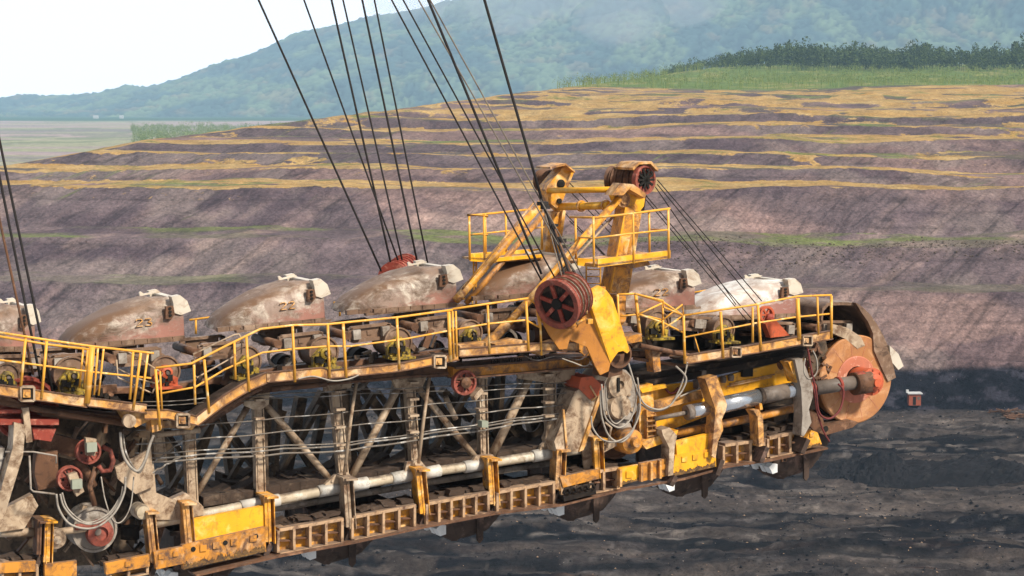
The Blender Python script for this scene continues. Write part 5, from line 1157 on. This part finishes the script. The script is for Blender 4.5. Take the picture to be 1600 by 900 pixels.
gc = 'thin ropes running from the right mast head to the right walkway'
for a, b, o_, l_ in (((1027, 281), (1190, 470), .8, 'thin rope, uppermost of those leaving the spoked mast sheave to the right'), ((1027, 288), (1184, 478), .8, 'thin rope just below the uppermost one right of the mast sheave'), ((1024, 292), (1150, 476), .9, 'thin rope, third down right of the mast sheave'), ((1006, 308), (1168, 502), .9, 'thin rope fourth down, starting under the mast sheave'), ((1008, 304), (1176, 500), .9, 'thin rope parallel and close above the fourth one'), ((890, 286), (1026, 428), 3.4, 'thin rope from the left mast head passing behind the right platform'), ((892, 300), (1000, 412), 3.4, 'thin rope starting between the two cross tubes'), ((880, 330), (985, 440), 3.4, 'thin rope below the lower cross tube behind the right mast'), ((890, 345), (975, 430), 3.4, 'thin rope lowest behind the right platform')):
    rope([a, b], [o_, o_], .0125, 'rope', l_, gc)
for a, b, o_ in (((1168, 502), (1200, 545), .9), ((1176, 500), (1206, 545), .9)): rope([a, b], [o_, o_], .0125, 'rope', 'thin rope end dropping through the right walkway behind the guard rail', gc)
gd = 'three cables at the left edge of the photo'
for a, b, m_, l_ in (((0, 223), (82, 612), 'rope', 'black cable at the left edge, right one of the three'), ((0, 280), (64, 596), 'rope', 'black cable at the left edge, middle one of the three'), ((0, 347), (52, 586), 'rust', 'rusty brown cable at the left edge, left one of the three')):
    rope([ext(a, b, -50), b], [.7, .7], .026, m_, l_, gd)

# ================================================================ HANGING HOSES
def hose(pts, off, r_, m, label, group='pale hoses hanging in loops from the boom'):
    P = [B(x, y, off) for x, y in pts]; Q = []
    for i in range(len(P) - 1):     # Catmull-Rom
        p0 = P[max(i - 1, 0)]; p1 = P[i]; p2 = P[i + 1]; p3 = P[min(i + 2, len(P) - 1)]
        for k in range(7):
            t_ = k / 7; Q.append(.5 * ((2 * p1) + (p2 - p0) * t_ + (2 * p0 - 5 * p1 + 4 * p2 - p3) * t_ * t_ + (3 * p1 - p0 - 3 * p2 + p3) * t_ ** 3))
    Q.append(P[-1]); g = MB(); g.tube(Q, r_, 7); tag(obj('hanging_hose', g, m, None, P[0]), label, 'hose', group)
hose([(88, 772), (92, 795), (108, 818), (135, 826), (158, 820), (180, 800), (194, 770), (196, 745)], .1, .022, 'hose', 'outer pale hose looping under the lower pink pulley')
hose([(94, 772), (100, 792), (118, 812), (142, 819), (165, 810), (186, 785), (192, 760)], .16, .02, 'hose', 'middle pale hose looping under the lower pink pulley')
hose([(97, 770), (106, 795), (130, 815), (150, 814), (172, 800), (188, 776)], .22, .018, 'hose', 'inner pale hose looping under the lower pink pulley')
hose([(158, 745), (164, 780), (176, 812), (190, 815), (204, 790), (209, 745)], .3, .014, 'hose', 'thin hose dangling right of the pink pulleys')
hose([(188, 675), (190, 700), (198, 722), (214, 736), (226, 720), (234, 695), (240, 680)], .1, .028, 'hose', 'short frayed loop hanging above the pale gusset at the left')
hose([(192, 678), (196, 705), (206, 726), (218, 738), (230, 712), (238, 684)], .14, .022, 'cable', 'darker frayed loop beside the short one above the pale gusset')
hose([(940, 600), (943, 640), (950, 658), (968, 668), (985, 655), (994, 625), (994, 600)], -.02, .02, 'hose', 'hose looping below the round bearing cap')
hose([(938, 610), (940, 650), (952, 682), (972, 690), (990, 670), (998, 630)], .02, .022, 'hose', 'longer hose looping down to the yellow hub cap')
hose([(924, 650), (926, 668), (940, 686), (962, 690), (985, 676), (1000, 640), (996, 590)], -.05, .02, 'hose', 'longest pale hose drooping past the yellow hub cap')
hose([(946, 600), (950, 645), (962, 662), (978, 650)], .1, .016, 'hose', 'short thin hose inside the loops by the bearing cap')
hose([(1056, 572), (1072, 590), (1066, 610), (1056, 622), (1046, 634), (1028, 640), (1008, 632), (996, 612), (984, 575), (978, 555)], -.05, .022, 'hose', 'twisted pale hose swinging from the right walkway to the housing')
hose([(1074, 566), (1070, 585), (1060, 612), (1044, 636), (1020, 642), (1002, 632)], .0, .02, 'hose', 'pale hose hanging beside the twisted one in front of the yellow wall')
hose([(1062, 620), (1080, 612), (1098, 606), (1108, 604)], .6, .018, 'hose', 'pale hose going to the small grey valve block')
hose([(1036, 600), (1044, 612), (1052, 614), (1060, 606)], .9, .03, 'hosered', 'short dark red hose on the yellow wall', 'dark hoses on the right section')
hose([(1258, 560), (1262, 590), (1272, 612), (1276, 640), (1286, 672), (1296, 690)], .2, .022, 'hosered', 'dark red hose dropping past the grey bracket', 'dark hoses on the right section')
hose([(1310, 600), (1318, 612), (1312, 640), (1296, 654), (1280, 645), (1275, 612), (1268, 580), (1262, 545)], .1, .026, 'hosered', 'long dark red hose looping in front of the orange disc', 'dark hoses on the right section')
hose([(1258, 560), (1256, 580), (1264, 592), (1276, 582), (1276, 562), (1270, 548)], .1, .018, 'hose', 'small pale loop beside the top of the grey bracket')
hose([(466, 592), (490, 588), (520, 595), (545, 592), (560, 586)], -.02, .016, 'hose', 'pale cable sagging under the walkway left of the middle')
hose([(878, 560), (895, 566), (915, 572), (930, 560), (945, 558)], -.1, .014, 'hose', 'thin cable sagging under the yellow rope block')
hose([(820, 556), (840, 563), (870, 556), (905, 562), (920, 550)], .3, .012, 'cable', 'thin grey cable on the walkway edge left of the rope block')

# loose rubble
def rubble(n_, name, pick, smin, smax, label, mt, seed):
    r = np.random.default_rng(seed); xs, ys = pick(r, n_); zs = terr(xs[None], ys[None])[0][0]
    base = np.array([[1, 0, 0], [0, 1, 0], [-1, 0, 0], [0, -1, 0], [0, 0, 1], [0, 0, -.4]], float); fs = [(0, 1, 4), (1, 2, 4), (2, 3, 4), (3, 0, 4), (1, 0, 5), (2, 1, 5), (3, 2, 5), (0, 3, 5)]
    s_ = smin * (smax / smin) ** (r.random(n_) ** 2.2); vs = base[None] * s_[:, None, None] * r.uniform(.5, 1.2, (n_, 6, 3))
    a_ = r.uniform(0, 6.28, n_); ca, sa = np.cos(a_)[:, None], np.sin(a_)[:, None]
    x_ = vs[..., 0] * ca - vs[..., 1] * sa; y_ = vs[..., 0] * sa + vs[..., 1] * ca
    V3 = np.stack([x_ + xs[:, None], y_ + ys[:, None], vs[..., 2] * .7 + zs[:, None]], -1).reshape(-1, 3)
    F3 = (np.arange(n_)[:, None, None] * 6 + np.array(fs)[None]).reshape(-1); nf = n_ * 8
    me = bpy.data.meshes.new(name); me.vertices.add(len(V3)); me.vertices.foreach_set('co', V3.astype(np.float32).ravel())
    me.loops.add(nf * 3); me.loops.foreach_set('vertex_index', F3.astype(np.int32)); me.polygons.add(nf)
    me.polygons.foreach_set('loop_start', np.arange(0, nf * 3, 3, dtype=np.int32)); me.polygons.foreach_set('loop_total', np.full(nf, 3, dtype=np.int32))
    me.update(calc_edges=True); me.materials.append(M[mt]); o = bpy.data.objects.new(name, me); COL.objects.link(o); tag(o, label, 'rubble', kind='stuff')
def pk_floor(r, n_):
    y = r.uniform(285, 480, n_); x = r.uniform(-.27, .27, n_) * y; k = fbm(x / 30 + y / 50, y / 9, 401, 4) > .50; y = np.where(k, y, r.uniform(285, 480, n_)); return x, y
rubble(9000, 'coal_rubble', pk_floor, .10, .55, 'black lumps of coal strewn over the pit floor', 'coal', 1)
rubble(1600, 'clay_rubble', pk_floor, .08, .32, 'pale clay lumps strewn over the dark pit floor', 'ribtan', 2)
def pk_berm(r, n_):
    x = r.uniform(10, 150, n_); y = 566 + r.normal(0, 7, n_) + (fbm(x / 30, x * 0, 3, 3) - .5) * 10; return x, y
rubble(2500, 'bench_rubble', pk_berm, .15, .7, 'broken stones along the narrow bench right of the gantry', 'darktan', 3)
# ================================================================ SMALL THINGS ON THE PIT FLOOR
def at_ground(px, py):          # march the view ray onto the terrain
    d = ray(px, py); t_ = 250.0
    while t_ < 2500:
        p = CAM + d * t_
        if p.z < gz_at(p.x, p.y): return p
        t_ += 1.0
    return CAM + d * 500
p = at_ground(1428, 634); p.z = gz_at(p.x, p.y) - .2
sh = thing('site_hut', p, 'small red hut with white roof at the foot of the coal seam', 'hut')
mb = MB(); mb.box(p + V((0, 0, 1.35)), V((1.4, 0, 0)), V((0, 1.1, 0)), V((0, 0, 1.35))); mb.build('wall', 'brick', sh)
mb = MB(); mb.box(p + V((0, 0, 2.8)), V((1.7, 0, 0)), V((0, 1.4, 0)), V((0, 0, .12))); mb.box(p + V((-1.6, 0, 3.2)), V((.3, 0, 0)), V((0, .3, 0)), V((0, 0, .35))); mb.build('roof', 'white', sh)
mb = MB(); mb.box(p + V((-.1, -1.12, 1.1)), V((.35, 0, 0)), V((0, .03, 0)), V((0, 0, .95))); mb.build('door', 'ink', sh)
mb = MB(); mb.box(p + V((.85, -1.12, 1.7)), V((.3, 0, 0)), V((0, .03, 0)), V((0, 0, .35))); mb.build('window', 'rod', sh)
def heap(px, py, w_, d_, h_, label, seed):
    p = at_ground(px, py); rr = np.random.default_rng(seed); n_ = 60
    u_ = np.linspace(-1, 1, n_); X_, Y_ = np.meshgrid(u_, u_); r_ = np.sqrt(X_ ** 2 + Y_ ** 2)
    Hh = np.maximum(0, 1 - r_ ** 1.6) * h_ * (.35 + 1.1 * fbm(X_ * 2 + seed, Y_ * 2, seed, 4)) + (fbm(X_ * 14, Y_ * 14, seed + 3, 3) - .5) * h_ * .35 * (r_ < 1)
    G_ = terr(p.x + X_ * w_, p.y + Y_ * d_)[0]; Hh = np.where(r_ < .97, Hh, -.4)
    mb = MB(); vs = [V((p.x + X_[i, j] * w_, p.y + Y_[i, j] * d_, G_[i, j] - .25 + Hh[i, j] * 1.15)) for i in range(n_) for j in range(n_)]
    mb.add(vs, [(i * n_ + j, i * n_ + j + 1, (i + 1) * n_ + j + 1, (i + 1) * n_ + j) for i in range(n_ - 1) for j in range(n_ - 1)], False)
    tag(obj('coal_heap', mb, 'coal', None, p), label, 'coal heap', 'heaps of coal on the pit floor')
heap(1380, 742, 9, 6, 3.6, 'tallest black coal heap right of the boom tip', 2); heap(1320, 742, 6, 5, 2.0, 'low coal heap just left of the tallest one', 5); heap(1480, 744, 16, 6, 2.8, 'long low ridge of coal right of the tallest heap', 7); heap(1575, 740, 12, 6, 2.8, 'coal ridge cut off by the right edge', 9)
rr = random.Random(17)
for i, (x, y, l_) in enumerate(((1568, 648, 'rust brown frame lying at the right edge below the coal seam'), (1590, 655, 'broken brown girder piece nearest the right edge'))):
    p = at_ground(x, y); mb = MB()
    for k in range(14): mb.beam(p + V((rr.uniform(-3.5, 3.5), rr.uniform(-2, 2), rr.uniform(.1, .9))), p + V((rr.uniform(-3.5, 3.5), rr.uniform(-2, 2), rr.uniform(.2, 1.6))), .25, .25, Z)
    tag(obj('scrap_girder', mb, 'rust', None, p), l_, 'scrap metal')
for px_, w_, l_ in ((152, 15, 'white shed at the foot of the far hills, left one'), (192, 11, 'white shed at the foot of the far hills, right one')):
    D_ = 7000; p = V(((px_ - 800) / F * D_, D_, 0)); p.z = float(terr(np.array([[p.x]]), np.array([[p.y]]))[0][0, 0])
    sh = thing('farm_shed', p, l_, 'shed'); mb = MB(); mb.box(p + V((0, 0, 3.5)), V((w_ / 2, 0, 0)), V((0, 8, 0)), V((0, 0, 3.5))); mb.build('wall', 'white', sh)
    mb = MB(); mb.prism([p + V((-w_ / 2 - 1, -9, 7)), p + V((-w_ / 2 - 1, 9, 7)), p + V((-w_ / 2 - 1, 0, 10))], V((w_ + 2, 0, 0))); mb.build('roof', 'white', sh)
# ---------------------------------------------------------------- haze: one closed box of even air
hz = MB(); hz.box(V((0, 7880, 780)), V((10500, 0, 0)), V((0, 8080, 0)), V((0, 0, 815)))
hmm = bpy.data.materials.new('haze_air'); hmm.use_nodes = True; t = hmm.node_tree; t.nodes.remove(t.nodes['Principled BSDF'])
pv = nd(t, 'ShaderNodeVolumePrincipled'); pv.inputs['Color'].default_value = (.50, .76, 1, 1); pv.inputs['Density'].default_value = 0.78e-4
pv.inputs['Anisotropy'].default_value = -.35
t.links.new(pv.outputs[0], t.nodes['Material Output'].inputs['Volume'])
tag(hz.build('haze', hmm), kind='stuff')

mi = bpy.data.materials.new('mist_air'); mi.use_nodes = True; t = mi.node_tree; t.nodes.remove(t.nodes['Principled BSDF'])
pv = nd(t, 'ShaderNodeVolumePrincipled'); pv.inputs['Color'].default_value = (.95, .97, 1, 1); pv.inputs['Density'].default_value = 7e-4
t.links.new(pv.outputs[0], t.nodes['Material Output'].inputs['Volume'])
rr = random.Random(44)
mb = MB()
for x, y, z, a, b_, c_ in ((-150, 5500, 350, 95, 260, 42), (-90, 5480, 372, 120, 260, 36), (-230, 5500, 362, 110, 240, 30), (-170, 5460, 318, 60, 220, 40), (-60, 5450, 345, 70, 250, 45), (330, 5480, 285, 60, 200, 50), (350, 5500, 320, 50, 220, 46), (-300, 5500, 340, 90, 200, 24), (-20, 5420, 330, 150, 240, 70), (-200, 5400, 345, 190, 260, 60), (280, 5400, 300, 120, 240, 70), (420, 5420, 330, 140, 220, 50), (120, 5400, 350, 160, 220, 50)):
    vs = []; n1_, n2_ = 14, 22
    for i in range(n1_ + 1):
        for k in range(n2_):
            th = math.pi * i / n1_; ph = 2 * math.pi * k / n2_; w_ = 1 + .16 * math.sin(3 * ph + x) * math.sin(2 * th + z)
            vs.append(V((1.5 * (x + a * w_ * math.sin(th) * math.cos(ph)), 1.48 * (y + b_ * math.sin(th) * math.sin(ph)), 70 + 1.5 * (z - 70 + c_ * w_ * math.cos(th)))))
    mb.add(vs, [(i * n2_ + k, (i + 1) * n2_ + k, (i + 1) * n2_ + (k + 1) % n2_, i * n2_ + (k + 1) % n2_) for i in range(n1_) for k in range(n2_)], True)
tag(mb.build('mist', mi), kind='stuff')
